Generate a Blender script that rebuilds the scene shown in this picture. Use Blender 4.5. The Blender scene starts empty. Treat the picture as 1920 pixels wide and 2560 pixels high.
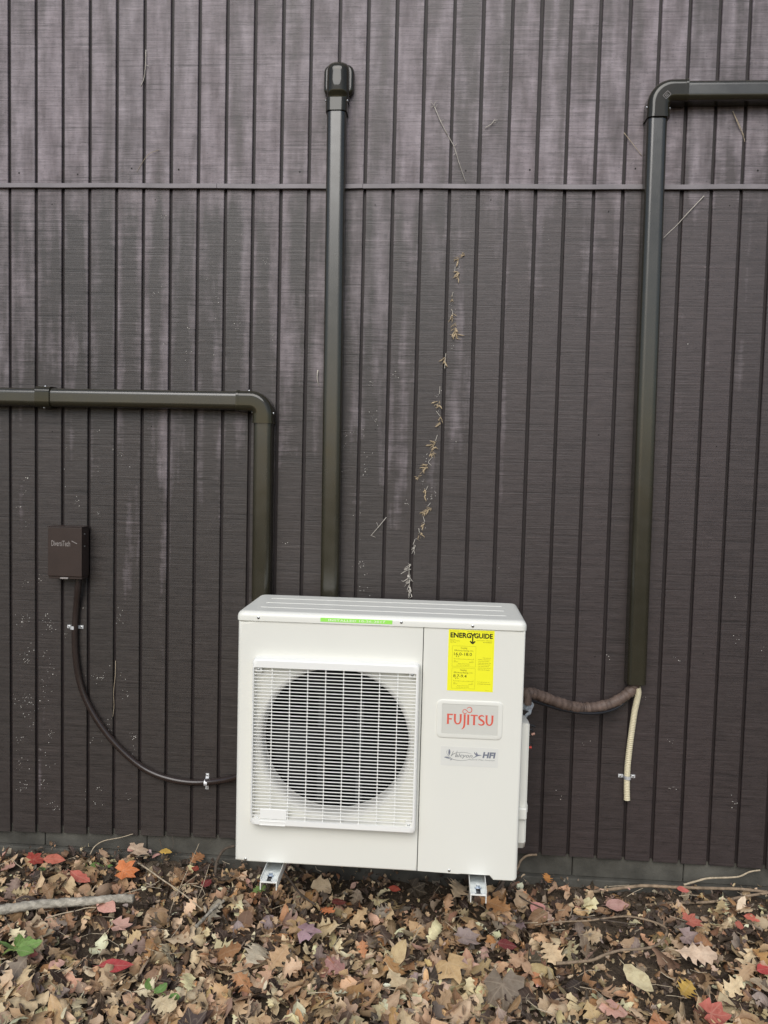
import bpy, bmesh, math, random
import numpy as np
from mathutils import Vector, Matrix
R = math.radians
random.seed(11)
rng = np.random.default_rng(11)
scene = bpy.context.scene
col = scene.collection

# ------------------------------------------------------------------ camera, sky, sun, exposure
CX, CD, CZ = 1.6108, 2.9268, 1.5
YAW, PITCH, ROLL, FPX = -0.0655, -0.0589, 0.0249, 2000.0

def cam_axes():
    cy, sy = math.cos(YAW), math.sin(YAW); cp, sp = math.cos(PITCH), math.sin(PITCH)
    f = Vector((sy*cp, cy*cp, sp)); r = Vector((cy, -sy, 0)); u = r.cross(f)
    cr, sr = math.cos(ROLL), math.sin(ROLL)
    return cr*r + sr*u, -sr*r + cr*u, f
AR, AU, AF = cam_axes()
cam_d = bpy.data.cameras.new('camera')
cam = bpy.data.objects.new('camera', cam_d); col.objects.link(cam)
cam.matrix_world = Matrix(((AR.x, AU.x, -AF.x, CX), (AR.y, AU.y, -AF.y, -CD), (AR.z, AU.z, -AF.z, CZ), (0, 0, 0, 1)))
cam_d.sensor_fit = 'VERTICAL'; cam_d.sensor_height = 36.0; cam_d.lens = FPX/2560*36
cam_d.clip_start = 0.05; cam_d.clip_end = 600
scene.camera = cam

SUN_EL, SUN_AZ = 40.0, -9.0           # azimuth measured from straight in front of the wall, negative = from the left
world = bpy.data.worlds.new('World'); scene.world = world; world.use_nodes = True
wn = world.node_tree; bg = wn.nodes['Background']
sky = wn.nodes.new('ShaderNodeTexSky'); sky.sky_type = 'NISHITA'; sky.sun_disc = False
sky.sun_elevation = R(SUN_EL); sky.sun_rotation = R(180 - SUN_AZ)
sky.air_density = 1.0; sky.dust_density = 1.6; sky.ozone_density = 1.0
wn.links.new(sky.outputs[0], bg.inputs['Color']); bg.inputs['Strength'].default_value = 0.075
sun_d = bpy.data.lights.new('sun', 'SUN'); sun_d.energy = 1.5; sun_d.angle = R(46); sun_d.color = (1.0, 0.99, 0.965)
sun = bpy.data.objects.new('sun', sun_d); col.objects.link(sun)
to_sun = Vector((math.sin(R(SUN_AZ))*math.cos(R(SUN_EL)), -math.cos(R(SUN_AZ))*math.cos(R(SUN_EL)), math.sin(R(SUN_EL))))
sun.rotation_euler = to_sun.to_track_quat('Z', 'Y').to_euler(); sun.location = (0, -6, 8)
vs = scene.view_settings
vs.view_transform = 'Standard'; vs.look = 'None'; vs.gamma = 1; vs.use_curve_mapping = False
vs.exposure = 0.60
scene.render.engine = 'CYCLES'

def at(px, py, Y=0.0):
    """where the line of sight of a photo pixel meets the upright plane y = Y"""
    d = AR*((px-960)/FPX) + AU*((1280-py)/FPX) + AF
    t = (Y + CD)/d.y
    return Vector((CX, -CD, CZ)) + d*t
def atz(px, py, Z=0.0):
    d = AR*((px-960)/FPX) + AU*((1280-py)/FPX) + AF
    t = (Z - CZ)/d.z
    return Vector((CX, -CD, CZ)) + d*t

# ------------------------------------------------------------------ object helpers
def tag(o, label=None, cat=None, group=None, kind=None):
    if label: o['label'] = label
    if cat: o['category'] = cat
    if group: o['group'] = group
    if kind: o['kind'] = kind
    return o
def thing(name, loc, label, cat, group=None):
    o = bpy.data.objects.new(name, None); col.objects.link(o); o.location = loc
    o['origin'] = tuple(loc); o.empty_display_size = 0.1
    return tag(o, label, cat, group)
def origin_of(p):
    return Vector(p['origin']) if p is not None and 'origin' in p else Vector((0, 0, 0))

class MB:
    def __init__(s): s.v = []; s.f = []
    def add(s, vs_, fs_):
        b = len(s.v); s.v += [Vector(v) for v in vs_]; s.f += [tuple(b+i for i in f) for f in fs_]; return s
    def box(s, x0, x1, y0, y1, z0, z1):
        return s.add([(x0,y0,z0),(x1,y0,z0),(x1,y1,z0),(x0,y1,z0),(x0,y0,z1),(x1,y0,z1),(x1,y1,z1),(x0,y1,z1)],
              [(0,3,2,1),(4,5,6,7),(0,1,5,4),(1,2,6,5),(2,3,7,6),(3,0,4,7)])
    def rbox(s, x0, x1, y0, y1, z0, z1, r=0.004, seg=2, keep=None):
        bm = bmesh.new(); t = MB().box(x0,x1,y0,y1,z0,z1)
        vv = [bm.verts.new(v) for v in t.v]
        for f in t.f: bm.faces.new([vv[i] for i in f])
        es = [e for e in bm.edges if keep is None or keep((e.verts[0].co+e.verts[1].co)/2, e.verts[1].co-e.verts[0].co)]
        bmesh.ops.bevel(bm, geom=es, offset=r, segments=seg, profile=0.5, affect='EDGES', clamp_overlap=True)
        bm.verts.index_update()
        s.add([v.co.copy() for v in bm.verts], [[v.index for v in f.verts] for f in bm.faces]); bm.free(); return s
    def sweep(s, path, prof, ups=None, cap=True):
        """prof: function(i, tangent, n, b) -> ring of points"""
        n = len(path); path = [Vector(p) for p in path]; rings = []; b0 = len(s.v)
        ref = None
        for i in range(n):
            t = (path[min(i+1, n-1)] - path[max(i-1, 0)]).normalized()
            if ref is None:
                ref = ups if ups is not None else (Vector((0,0,1)) if abs(t.z) < .9 else Vector((0,-1,0)))
                ref = Vector(ref)
            u = (ref - t*ref.dot(t)).normalized(); w = t.cross(u); ref = u
            rings.append(prof(i, path[i], u, w))
        m = len(rings[0])
        for r_ in rings: s.v += r_
        for i in range(n-1):
            for k in range(m):
                a = b0+i*m+k; b = b0+i*m+(k+1) % m
                s.f.append((a, b, b+m, a+m))
        if cap:
            s.f.append(tuple(b0+k for k in range(m))[::-1]); s.f.append(tuple(b0+(n-1)*m+k for k in range(m)))
        return s
    def tube(s, path, r, n=10, cap=True, ups=None):
        rr = r if callable(r) else (r if isinstance(r, (list, tuple)) else [r]*len(path))
        def prof(i, p, u, w):
            q = rr(i) if callable(rr) else rr[i]
            return [p + (u*math.cos(2*math.pi*k/n) + w*math.sin(2*math.pi*k/n))*q for k in range(n)]
        return s.sweep(path, prof, ups, cap)
    def cyl(s, a, b, r, n=12, r2=None):
        return s.tube([a, b], [r, r if r2 is None else r2], n)
    def poly_y(s, pts, y0, y1):
        """polygon in x,z (counter-clockwise seen from the front, -y) pushed from y0 (front) to y1 (back)"""
        n = len(pts); b = len(s.v)
        s.v += [Vector((x, y0, z)) for x, z in pts] + [Vector((x, y1, z)) for x, z in pts]
        s.f.append(tuple(b+i for i in range(n))); s.f.append(tuple(b+n+i for i in range(n))[::-1])
        for i in range(n): j = (i+1) % n; s.f.append((b+i, b+n+i, b+n+j, b+j))
        return s
    def flip_fix(s, me):
        bm = bmesh.new(); bm.from_mesh(me); bmesh.ops.recalc_face_normals(bm, faces=bm.faces); bm.to_mesh(me); bm.free()
    def mesh(s, name, mat, org=(0,0,0), smooth=None, fix=True):
        o = Vector(org)
        me = bpy.data.meshes.new(name); me.from_pydata([v-o for v in s.v], [], s.f); me.update()
        if fix: s.flip_fix(me)
        me.materials.append(mat)
        if smooth is not None:
            me.polygons.foreach_set('use_smooth', [True]*len(me.polygons))
            if smooth < 180: me.set_sharp_from_angle(angle=R(smooth))
        return me
    def build(s, name, mat, parent=None, smooth=None, label=None, cat=None, group=None, kind=None, fix=True):
        if parent is None:
            xs = [v.x for v in s.v]; ys = [v.y for v in s.v]; zs = [v.z for v in s.v]
            org = Vector(((min(xs)+max(xs))/2, (min(ys)+max(ys))/2, min(zs)))
        else: org = origin_of(parent)
        o = bpy.data.objects.new(name, s.mesh(name, mat, org, smooth, fix)); col.objects.link(o)
        o['origin'] = tuple(org)
        if parent is None: o.location = org
        else: o.parent = parent
        if smooth is not None and smooth < 180:
            w = o.modifiers.new('weighted_normals', 'WEIGHTED_NORMAL'); w.keep_sharp = True; w.weight = 60
        return tag(o, label, cat, group, kind)

def spline(pts, n):
    """smooth curve through the points (Catmull-Rom), n steps each span"""
    P = [Vector(p) for p in pts]; out = []
    for i in range(len(P)-1):
        p0 = P[max(i-1,0)]; p1 = P[i]; p2 = P[i+1]; p3 = P[min(i+2, len(P)-1)]
        for k in range(n):
            t = k/n
            out.append(0.5*((2*p1) + (p2-p0)*t + (2*p0-5*p1+4*p2-p3)*t*t + (3*p1-p0-3*p2+p3)*t**3))
    out.append(P[-1]); return out

# ------------------------------------------------------------------ materials
def new_mat(name):
    m = bpy.data.materials.new(name); m.use_nodes = True
    nt = m.node_tree; return m, nt, nt.nodes['Principled BSDF']
def N(nt, typ, **kw):
    n = nt.nodes.new(typ)
    for k, v in kw.items():
        if k.startswith('i_'): n.inputs[k[2:].replace('_', ' ')].default_value = v
        else: setattr(n, k, v)
    return n
def ramp(nt, fac, stops):
    r = nt.nodes.new('ShaderNodeValToRGB'); e = r.color_ramp.elements
    while len(e) < len(stops): e.new(0.5)
    for el, (p, c) in zip(e, stops):
        el.position = p; el.color = (c, c, c, 1) if isinstance(c, (int, float)) else (*c, 1)
    nt.links.new(fac, r.inputs['Fac']); return r.outputs['Color']
def mix(nt, fac, a, b, mode='MIX'):
    m = nt.nodes.new('ShaderNodeMix'); m.data_type = 'RGBA'; m.blend_type = mode
    for sock, v in ((m.inputs[0], fac), (m.inputs[6], a), (m.inputs[7], b)):
        if hasattr(v, 'is_output'): nt.links.new(v, sock)
        elif isinstance(v, (int, float)): sock.default_value = v if sock == m.inputs[0] else (v, v, v, 1)
        else: sock.default_value = (*v, 1)
    return m.outputs[2]
def math_n(nt, op, a, b=None, clamp=False):
    m = nt.nodes.new('ShaderNodeMath'); m.operation = op; m.use_clamp = clamp
    for i, v in enumerate((a, b)):
        if v is None: continue
        if hasattr(v, 'is_output'): nt.links.new(v, m.inputs[i])
        else: m.inputs[i].default_value = v
    return m.outputs[0]
def noise(nt, vec, scale, detail=3, rough=0.55, sc=(1,1,1), off=(0,0,0)):
    mp = N(nt, 'ShaderNodeMapping'); mp.inputs['Scale'].default_value = sc; mp.inputs['Location'].default_value = off
    nt.links.new(vec, mp.inputs['Vector'])
    t = N(nt, 'ShaderNodeTexNoise', i_Scale=scale, i_Detail=detail, i_Roughness=rough)
    nt.links.new(mp.outputs[0], t.inputs['Vector']); return t.outputs['Fac']
def bump(nt, b, height, strength=0.3, dist=0.002):
    n = N(nt, 'ShaderNodeBump', i_Strength=strength, i_Distance=dist)
    nt.links.new(height, n.inputs['Height']); nt.links.new(n.outputs[0], b.inputs['Normal'])

def simple(name, c, rough=0.5, spec=0.5, metal=0.0, var=0.08, vscale=30, bmp=0.0, bscale=300, bdist=0.001):
    m, nt, b = new_mat(name)
    pos = N(nt, 'ShaderNodeNewGeometry').outputs['Position']
    f = noise(nt, pos, vscale, 4)
    c2 = ramp(nt, f, [(0.3, tuple(x*(1-var) for x in c)), (0.7, tuple(min(1, x*(1+var)) for x in c))])
    nt.links.new(c2, b.inputs['Base Color'])
    b.inputs['Roughness'].default_value = rough; b.inputs['Metallic'].default_value = metal
    b.inputs['Specular IOR Level'].default_value = spec
    if bmp: bump(nt, b, noise(nt, pos, bscale, 3), bmp, bdist)
    return m

def siding_material():
    m, nt, b = new_mat('stained_rough_sawn_plywood'); L = nt.links
    pos = N(nt, 'ShaderNodeNewGeometry').outputs['Position']
    sep = N(nt, 'ShaderNodeSeparateXYZ'); L.new(pos, sep.inputs[0]); X, Z = sep.outputs[0], sep.outputs[2]
    oi = N(nt, 'ShaderNodeObjectInfo').outputs['Random']
    # saw lines across the boards, running sideways
    saw = noise(nt, pos, 1.0, 4, 0.75, (5, 9, 300))
    saw2 = noise(nt, pos, 1.0, 2, 0.6, (1.6, 3, 110), (7, 0, 3))
    sawm = math_n(nt, 'ADD', math_n(nt, 'MULTIPLY', saw, 0.6), math_n(nt, 'MULTIPLY', saw2, 0.4))
    # worn, faded stain: long upright blotches
    w1 = noise(nt, pos, 1.0, 3, 0.5, (14, 4, 1.0))
    w2 = noise(nt, pos, 1.0, 3, 0.55, (20, 4, 5.0), (3, 0, 9))
    w3 = noise(nt, pos, 1.0, 2, 0.5, (1.3, 1, 0.9), (5, 0, 1))
    dev = lambda n_, k: math_n(nt, 'MULTIPLY', math_n(nt, 'SUBTRACT', n_, 0.5), k)
    w4 = noise(nt, pos, 1.0, 4, 0.68, (16, 9, 60), (1, 0, 6))
    blot = math_n(nt, 'ADD', math_n(nt, 'ADD', dev(w1, 2.8), dev(w2, 1.0)), math_n(nt, 'ADD', dev(w3, 1.7), dev(sawm, 0.9)))
    blot = math_n(nt, 'ADD', blot, dev(w4, 0.5))
    # fading: strong above the flashing (open to rain), fades out below it; stronger along the board edges
    upper = math_n(nt, 'GREATER_THAN', Z, 2.494)
    mr = N(nt, 'ShaderNodeMapRange'); mr.interpolation_type = 'SMOOTHSTEP'
    for k, v in (('From Min', 0.9), ('From Max', 2.45)): mr.inputs[k].default_value = v
    L.new(Z, mr.inputs['Value']); low = mr.outputs[0]
    fx = math_n(nt, 'FRACT', math_n(nt, 'DIVIDE', math_n(nt, 'ADD', X, 10.16), 0.1016))
    edge = math_n(nt, 'MULTIPLY', math_n(nt, 'ABSOLUTE', math_n(nt, 'SUBTRACT', fx, 0.5)), 2.0)
    edge = math_n(nt, 'POWER', edge, 2.4)
    ml = N(nt, 'ShaderNodeMapRange'); ml.interpolation_type = 'SMOOTHSTEP'
    for k, v in (('From Min', 1.9), ('From Max', 0.9), ('To Min', 0.25), ('To Max', 1.0)): ml.inputs[k].default_value = v
    L.new(X, ml.inputs['Value'])
    edge_on = math_n(nt, 'MULTIPLY', math_n(nt, 'MULTIPLY', edge, ml.outputs[0]), low)
    amt = math_n(nt, 'ADD', math_n(nt, 'MULTIPLY', upper, 0.25), math_n(nt, 'MULTIPLY', low, 0.16))
    mb_ = N(nt, 'ShaderNodeMapRange'); mb_.interpolation_type = 'SMOOTHSTEP'
    for k, v in (('From Min', 0.6), ('From Max', 1.8), ('To Min', -0.55), ('To Max', 0.0)): mb_.inputs[k].default_value = v
    L.new(Z, mb_.inputs['Value']); amt = math_n(nt, 'ADD', amt, mb_.outputs[0])
    amt = math_n(nt, 'ADD', amt, math_n(nt, 'MULTIPLY', edge_on, 0.60))
    amt = math_n(nt, 'ADD', amt, math_n(nt, 'MULTIPLY', math_n(nt, 'SUBTRACT', oi, 0.5), 0.16))
    # pale splash line just under the flashing
    ms = N(nt, 'ShaderNodeMapRange'); ms.interpolation_type = 'SMOOTHSTEP'
    for k, v in (('From Min', 2.36), ('From Max', 2.49)): ms.inputs[k].default_value = v
    L.new(Z, ms.inputs['Value'])
    splash = math_n(nt, 'MULTIPLY', math_n(nt, 'MULTIPLY', ms.outputs[0], math_n(nt, 'SUBTRACT', 1.0, upper)), 0.40)
    amt = math_n(nt, 'ADD', amt, splash)
    stain = mix(nt, noise(nt, pos, 1.0, 3, 0.5, (3, 1, 0.8), (2, 0, 4)), (0.041, 0.0365, 0.032), (0.052, 0.041, 0.038))
    mx = N(nt, 'ShaderNodeMapRange'); mx.interpolation_type = 'SMOOTHSTEP'
    for k, v in (('From Min', 1.2), ('From Max', 2.1)): mx.inputs[k].default_value = v
    L.new(X, mx.inputs['Value']); east = math_n(nt, 'MULTIPLY', mx.outputs[0], math_n(nt, 'SUBTRACT', 1.0, upper))
    stain = mix(nt, math_n(nt, 'MULTIPLY', low, 0.75), stain, (0.056, 0.049, 0.046))
    purple = mix(nt, low, (0.049, 0.038, 0.0365), (0.069, 0.0535, 0.0525))
    stain = mix(nt, math_n(nt, 'MULTIPLY', math_n(nt, 'MAXIMUM', upper, east), 0.85), stain, purple)
    # one long pale run down the second board from the left
    gx = math_n(nt, 'MULTIPLY', math_n(nt, 'SUBTRACT', X, math_n(nt, 'ADD', 0.079, dev(w2, 0.02))), 75.0)
    run = math_n(nt, 'POWER', 2.718, math_n(nt, 'MULTIPLY', math_n(nt, 'MULTIPLY', gx, gx), -1.0))
    amt = math_n(nt, 'ADD', amt, math_n(nt, 'MULTIPLY', math_n(nt, 'MULTIPLY', run, upper), 0.55))
    amt = math_n(nt, 'SUBTRACT', amt, math_n(nt, 'MULTIPLY', east, 0.34))
    wear = ramp(nt, math_n(nt, 'ADD', blot, amt), [(0.06, 0.0), (0.30, 0.40), (0.50, 0.72), (0.85, 1.0)])
    faded = mix(nt, ramp(nt, w2, [(0.3, 0.0), (0.7, 1.0)]), (0.092, 0.0735, 0.0755), (0.232, 0.200, 0.208))
    faded = mix(nt, math_n(nt, 'MULTIPLY', upper, 1.0), faded, mix(nt, 1.0, faded, (1.22, 1.22, 1.24), 'MULTIPLY'))
    c = mix(nt, wear, stain, faded)
    lines = ramp(nt, sawm, [(0.36, 0.42), (0.46, 0.95), (0.56, 1.06), (0.66, 1.45)])
    c = mix(nt, 1.0, c, lines, 'MULTIPLY')
    pits = ramp(nt, noise(nt, pos, 1.0, 2, 0.6, (95, 50, 260)), [(0.60, 1.0), (0.74, 0.35)])
    c = mix(nt, 1.0, c, pits, 'MULTIPLY')
    mott = ramp(nt, w4, [(0.30, 0.68), (0.5, 1.0), (0.72, 1.22)])
    c = mix(nt, 0.8, c, mix(nt, 1.0, c, mott, 'MULTIPLY'))
    tint = mix(nt, oi, (0.93, 0.93, 0.93), (1.06, 1.04, 1.05))
    c = mix(nt, 1.0, c, tint, 'MULTIPLY')
    L.new(c, b.inputs['Base Color'])
    L.new(ramp(nt, wear, [(0, 0.40), (1, 0.52)]), b.inputs['Roughness'])
    b.inputs['Specular IOR Level'].default_value = 0.5
    bump(nt, b, math_n(nt, 'ADD', sawm, math_n(nt, 'MULTIPLY', w4, 0.25)), 0.5, 0.003)
    return m

def duct_material(name, rough, spec=0.85):
    m, nt, b = new_mat(name)
    pos = N(nt, 'ShaderNodeNewGeometry').outputs['Position']
    f = noise(nt, pos, 6, 3); f2 = noise(nt, pos, 1.0, 3, 0.6, (14, 14, 14))
    nt.links.new(ramp(nt, f, [(0.3, (0.023, 0.0205, 0.0115)), (0.7, (0.030, 0.0265, 0.0155))]), b.inputs['Base Color'])
    rr = ramp(nt, f2, [(0.3, rough*0.85), (0.7, rough*1.2)]); nt.links.new(rr, b.inputs['Roughness'])
    b.inputs['Specular IOR Level'].default_value = spec
    return m

def leaf_material(name, attr=False):
    m, nt, b = new_mat(name); L = nt.links
    uv = N(nt, 'ShaderNodeAttribute', attribute_name='leaf_uv').outputs['Vector']
    sep = N(nt, 'ShaderNodeSeparateXYZ'); L.new(uv, sep.inputs[0]); U, V = sep.outputs[0], sep.outputs[1]
    pos = N(nt, 'ShaderNodeNewGeometry').outputs['Position']
    if attr: base = N(nt, 'ShaderNodeAttribute', attribute_name='leaf_color').outputs['Color']
    else: base = N(nt, 'ShaderNodeObjectInfo').outputs['Color']
    blot = noise(nt, pos, 45, 4, 0.65)
    c = mix(nt, ramp(nt, blot, [(0.42, 0.0), (0.78, 0.7)]), base, mix(nt, 1.0, base, (0.50, 0.40, 0.34), 'MULTIPLY'))
    spots = ramp(nt, noise(nt, pos, 230, 2), [(0.66, 1.0), (0.74, 0.5)])
    c = mix(nt, 1.0, c, spots, 'MULTIPLY')
    aV = math_n(nt, 'ABSOLUTE', V)
    rib = ramp(nt, aV, [(0.02, 1.0), (0.06, 0.0)])
    side = math_n(nt, 'FRACT', math_n(nt, 'MULTIPLY', math_n(nt, 'SUBTRACT', U, math_n(nt, 'MULTIPLY', aV, 0.35)), 7.0))
    sv = ramp(nt, math_n(nt, 'ABSOLUTE', math_n(nt, 'SUBTRACT', side, 0.5)), [(0.03, 0.6), (0.10, 0.0)])
    vein = math_n(nt, 'MAXIMUM', rib, sv)
    c = mix(nt, math_n(nt, 'MULTIPLY', vein, 0.45), c, mix(nt, 0.4, base, (0.5, 0.40, 0.28)))
    geo = N(nt, 'ShaderNodeNewGeometry')
    c = mix(nt, math_n(nt, 'MULTIPLY', geo.outputs['Backfacing'], 0.45), c, mix(nt, 0.45, base, (0.46, 0.38, 0.30)))
    L.new(c, b.inputs['Base Color'])
    b.inputs['Roughness'].default_value = 0.62; b.inputs['Specular IOR Level'].default_value = 0.3
    bump(nt, b, math_n(nt, 'ADD', math_n(nt, 'MULTIPLY', vein, -0.6), blot), 0.35, 0.0015)
    return m

M = {}
M['siding'] = siding_material()
M['groove'] = simple('unfaded_stain_with_groove_shade', (0.018, 0.0125, 0.012), 0.55, 0.4, var=0.25, vscale=14, bmp=0.3, bscale=200)  # unfaded stain, with the shade of the grooves darkened into it
M['flashing'] = simple('lit_tone_flashing', (0.185, 0.165, 0.170), 0.5, 0.4, var=0.22, vscale=10, bmp=0.2, bscale=90)  # same brown paint, lightened for the slanted face catching the light
M['concrete'] = simple('foundation_concrete', (0.082, 0.078, 0.066), 0.9, 0.2, var=0.5, vscale=7, bmp=0.5, bscale=120, bdist=0.003)
M['duct'] = duct_material('olive_brown_duct_vinyl', 0.23, 0.9)
M['fitting'] = duct_material('glossy_fitting_vinyl', 0.07, 0.5)
M['white'] = simple('cream_white_enamel', (0.785, 0.778, 0.705), 0.34, 0.45, var=0.012, vscale=4, bmp=0.04, bscale=500, bdist=0.0006)
M['white_plastic'] = simple('white_grille_plastic', (0.86, 0.855, 0.81), 0.42, 0.45, var=0.01, vscale=6)
M['shroud'] = simple('pale_shroud_plastic', (0.70, 0.69, 0.64), 0.5, 0.4, var=0.03)
M['black'] = simple('black_fan_plastic', (0.007, 0.007, 0.007), 0.5, 0.15, var=0.2)  # dark plastic, blackened further for the shade behind the grille
M['chamber'] = simple('shade_black_fan_chamber', (0.004, 0.004, 0.004), 0.8, 0.05, var=0.2)  # grey metal walls, colour blackened for the unlit interior
M['fin'] = simple('shade_black_coil_fins', (0.006, 0.006, 0.006), 0.6, 0.1, metal=0.0, var=0.2)  # fins coloured near black for the lack of light inside
M['zinc'] = simple('bright_zinc', (0.74, 0.78, 0.81), 0.34, 0.5, metal=1.0, var=0.12, vscale=60)
M['galv'] = simple('galvanised_strap', (0.78, 0.79, 0.80), 0.5, 0.5, metal=0.6, var=0.1, vscale=80)
M['screw'] = simple('plated_screw_steel', (0.55, 0.56, 0.56), 0.3, 0.5, metal=1.0, var=0.1)
M['bracket'] = simple('white_powder_coat', (0.80, 0.79, 0.73), 0.4, 0.4, var=0.02)
M['box'] = simple('brown_box_enamel', (0.040, 0.026, 0.021), 0.42, 0.45, var=0.08, vscale=20, bmp=0.08, bscale=300)
M['whip'] = simple('dark_brown_conduit', (0.030, 0.021, 0.018), 0.24, 0.55, var=0.12, vscale=20)
M['emboss'] = simple('pale_embossed_lettering', (0.30, 0.27, 0.25), 0.4, 0.5, var=0.3, vscale=300)  # paler than the surfaces under the raised marks
M['tape_wrap'] = simple('brown_wrap_tape', (0.125, 0.088, 0.070), 0.55, 0.35, var=0.35, vscale=35, bmp=0.4, bscale=140, bdist=0.002)
M['cable'] = simple('black_cable', (0.014, 0.014, 0.016), 0.4, 0.45)
M['hose'] = simple('cream_drain_hose', (0.68, 0.61, 0.42), 0.45, 0.4, var=0.05)
M['yellow'] = simple('yellow_label_paper', (0.93, 0.90, 0.030), 0.45, 0.3, var=0.01)
M['ink'] = simple('black_ink', (0.012, 0.012, 0.010), 0.5, 0.3)
M['fine_ink'] = simple('small_print_ink', (0.20, 0.19, 0.02), 0.5, 0.3)
M['red'] = simple('red_logo_print', (0.72, 0.125, 0.085), 0.4, 0.4, var=0.02)
M['silver'] = simple('silver_badge_plate', (0.64, 0.635, 0.575), 0.4, 0.4, var=0.015)
M['grey_print'] = simple('grey_blue_print', (0.185, 0.20, 0.245), 0.5, 0.3)
M['grey_line'] = simple('grey_print_line', (0.28, 0.285, 0.28), 0.5, 0.3)
M['clear'] = simple('satin_decal_film', (0.735, 0.73, 0.675), 0.3, 0.5, var=0.01)
M['green_tape'] = simple('green_label_tape', (0.36, 0.85, 0.13), 0.4, 0.4, var=0.02)
M['white_ink'] = simple('white_tape_lettering', (0.85, 0.95, 0.70), 0.5, 0.3)
M['gap'] = simple('panel_gap_shade', (0.10, 0.10, 0.09), 0.7, 0.2)  # dark strip standing in for the shade in the panel gap
M['cap_grey'] = simple('grey_valve_cap', (0.42, 0.46, 0.50), 0.3, 0.5, var=0.06)
M['wire_red'] = simple('red_wire_nut', (0.60, 0.06, 0.04), 0.4, 0.4)
M['wire_tan'] = simple('copper_wire_end', (0.50, 0.27, 0.20), 0.45, 0.4)
M['bark'] = simple('grey_dead_bark', (0.38, 0.345, 0.28), 0.9, 0.2, var=0.45, vscale=45, bmp=0.9, bscale=90, bdist=0.006)
M['root'] = simple('tan_vine_bark', (0.27, 0.20, 0.135), 0.85, 0.2, var=0.35, vscale=60, bmp=0.6, bscale=150, bdist=0.003)
M['dark_root'] = simple('dark_root_bark', (0.10, 0.078, 0.06), 0.9, 0.2, var=0.35, vscale=60, bmp=0.6, bscale=150, bdist=0.003)
M['straw'] = simple('dry_straw_stem', (0.45, 0.37, 0.26), 0.7, 0.2, var=0.25, vscale=80)
M['pale_stem'] = simple('bleached_stem', (0.52, 0.48, 0.42), 0.7, 0.2, var=0.2, vscale=80)
M['tuft'] = simple('dry_creeper_tuft', (0.46, 0.36, 0.23), 0.75, 0.2, var=0.3, vscale=120)
M['speck'] = simple('dried_holdfast_specks', (0.55, 0.52, 0.47), 0.8, 0.2, var=0.3, vscale=100)
M['nail'] = simple('dark_nail_head', (0.012, 0.010, 0.009), 0.6, 0.3)
M['leaf'] = leaf_material('fallen_leaf')
M['litter'] = leaf_material('leaf_litter', True)
M['plant'] = leaf_material('green_leaf')

def ground_material():
    m, nt, b = new_mat('dark_leaf_mould_soil'); L = nt.links
    pos = N(nt, 'ShaderNodeNewGeometry').outputs['Position']
    a = noise(nt, pos, 9, 6, 0.65); c_ = noise(nt, pos, 90, 4, 0.7)
    c = mix(nt, a, (0.034, 0.025, 0.018), (0.14, 0.105, 0.072))
    c = mix(nt, ramp(nt, c_, [(0.45, 0.0), (0.7, 0.6)]), c, (0.20, 0.15, 0.10))
    L.new(c, b.inputs['Base Color']); b.inputs['Roughness'].default_value = 0.95; b.inputs['Specular IOR Level'].default_value = 0.2
    bump(nt, b, math_n(nt, 'ADD', a, c_), 0.9, 0.01)
    return m
M['soil'] = ground_material()

# ------------------------------------------------------------------ lettering
def text_mb(body, x0, x1, z0, z1, y, bold=0.0, shear=0.0, depth=0.0004, spacing=1.0):
    cu = bpy.data.curves.new('lettering', 'FONT'); cu.body = body; cu.size = 1.0
    cu.offset = bold; cu.shear = shear; cu.space_character = spacing; cu.resolution_u = 3
    o = bpy.data.objects.new('lettering', cu); col.objects.link(o)
    dg = bpy.context.evaluated_depsgraph_get(); me = o.evaluated_get(dg).to_mesh()
    vv = np.array([v.co[:] for v in me.vertices]); ff = [tuple(p.vertices) for p in me.polygons]
    o.evaluated_get(dg).to_mesh_clear(); bpy.data.objects.remove(o); bpy.data.curves.remove(cu)
    mn, mx = vv.min(0), vv.max(0)
    sx = (x1-x0)/(mx[0]-mn[0]); sz = (z1-z0)/(mx[1]-mn[1])
    mb = MB(); mb.add([(x0+(v[0]-mn[0])*sx, y, z0+(v[1]-mn[1])*sz) for v in vv], ff)
    return mb
def ribbon(mb, pts, widths, y, n=6):
    """a painted stroke of changing width in the x,z plane"""
    P = spline([(p[0], 0, p[1]) for p in pts], n) if n > 1 else [Vector((p[0], 0, p[1])) for p in pts]
    ks = np.linspace(0, 1, len(P)); W = np.interp(ks, np.linspace(0, 1, len(widths)), widths)
    vs_ = []
    for i, p in enumerate(P):
        t = (P[min(i+1, len(P)-1)] - P[max(i-1, 0)]).normalized(); nrm = Vector((-t.z, 0, t.x))
        a = p+nrm*W[i]/2; b = p-nrm*W[i]/2
        vs_ += [(a.x, y, a.z), (b.x, y, b.z)]
    return mb.add(vs_, [(2*i, 2*i+1, 2*i+3, 2*i+2) for i in range(len(P)-1)])

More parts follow.
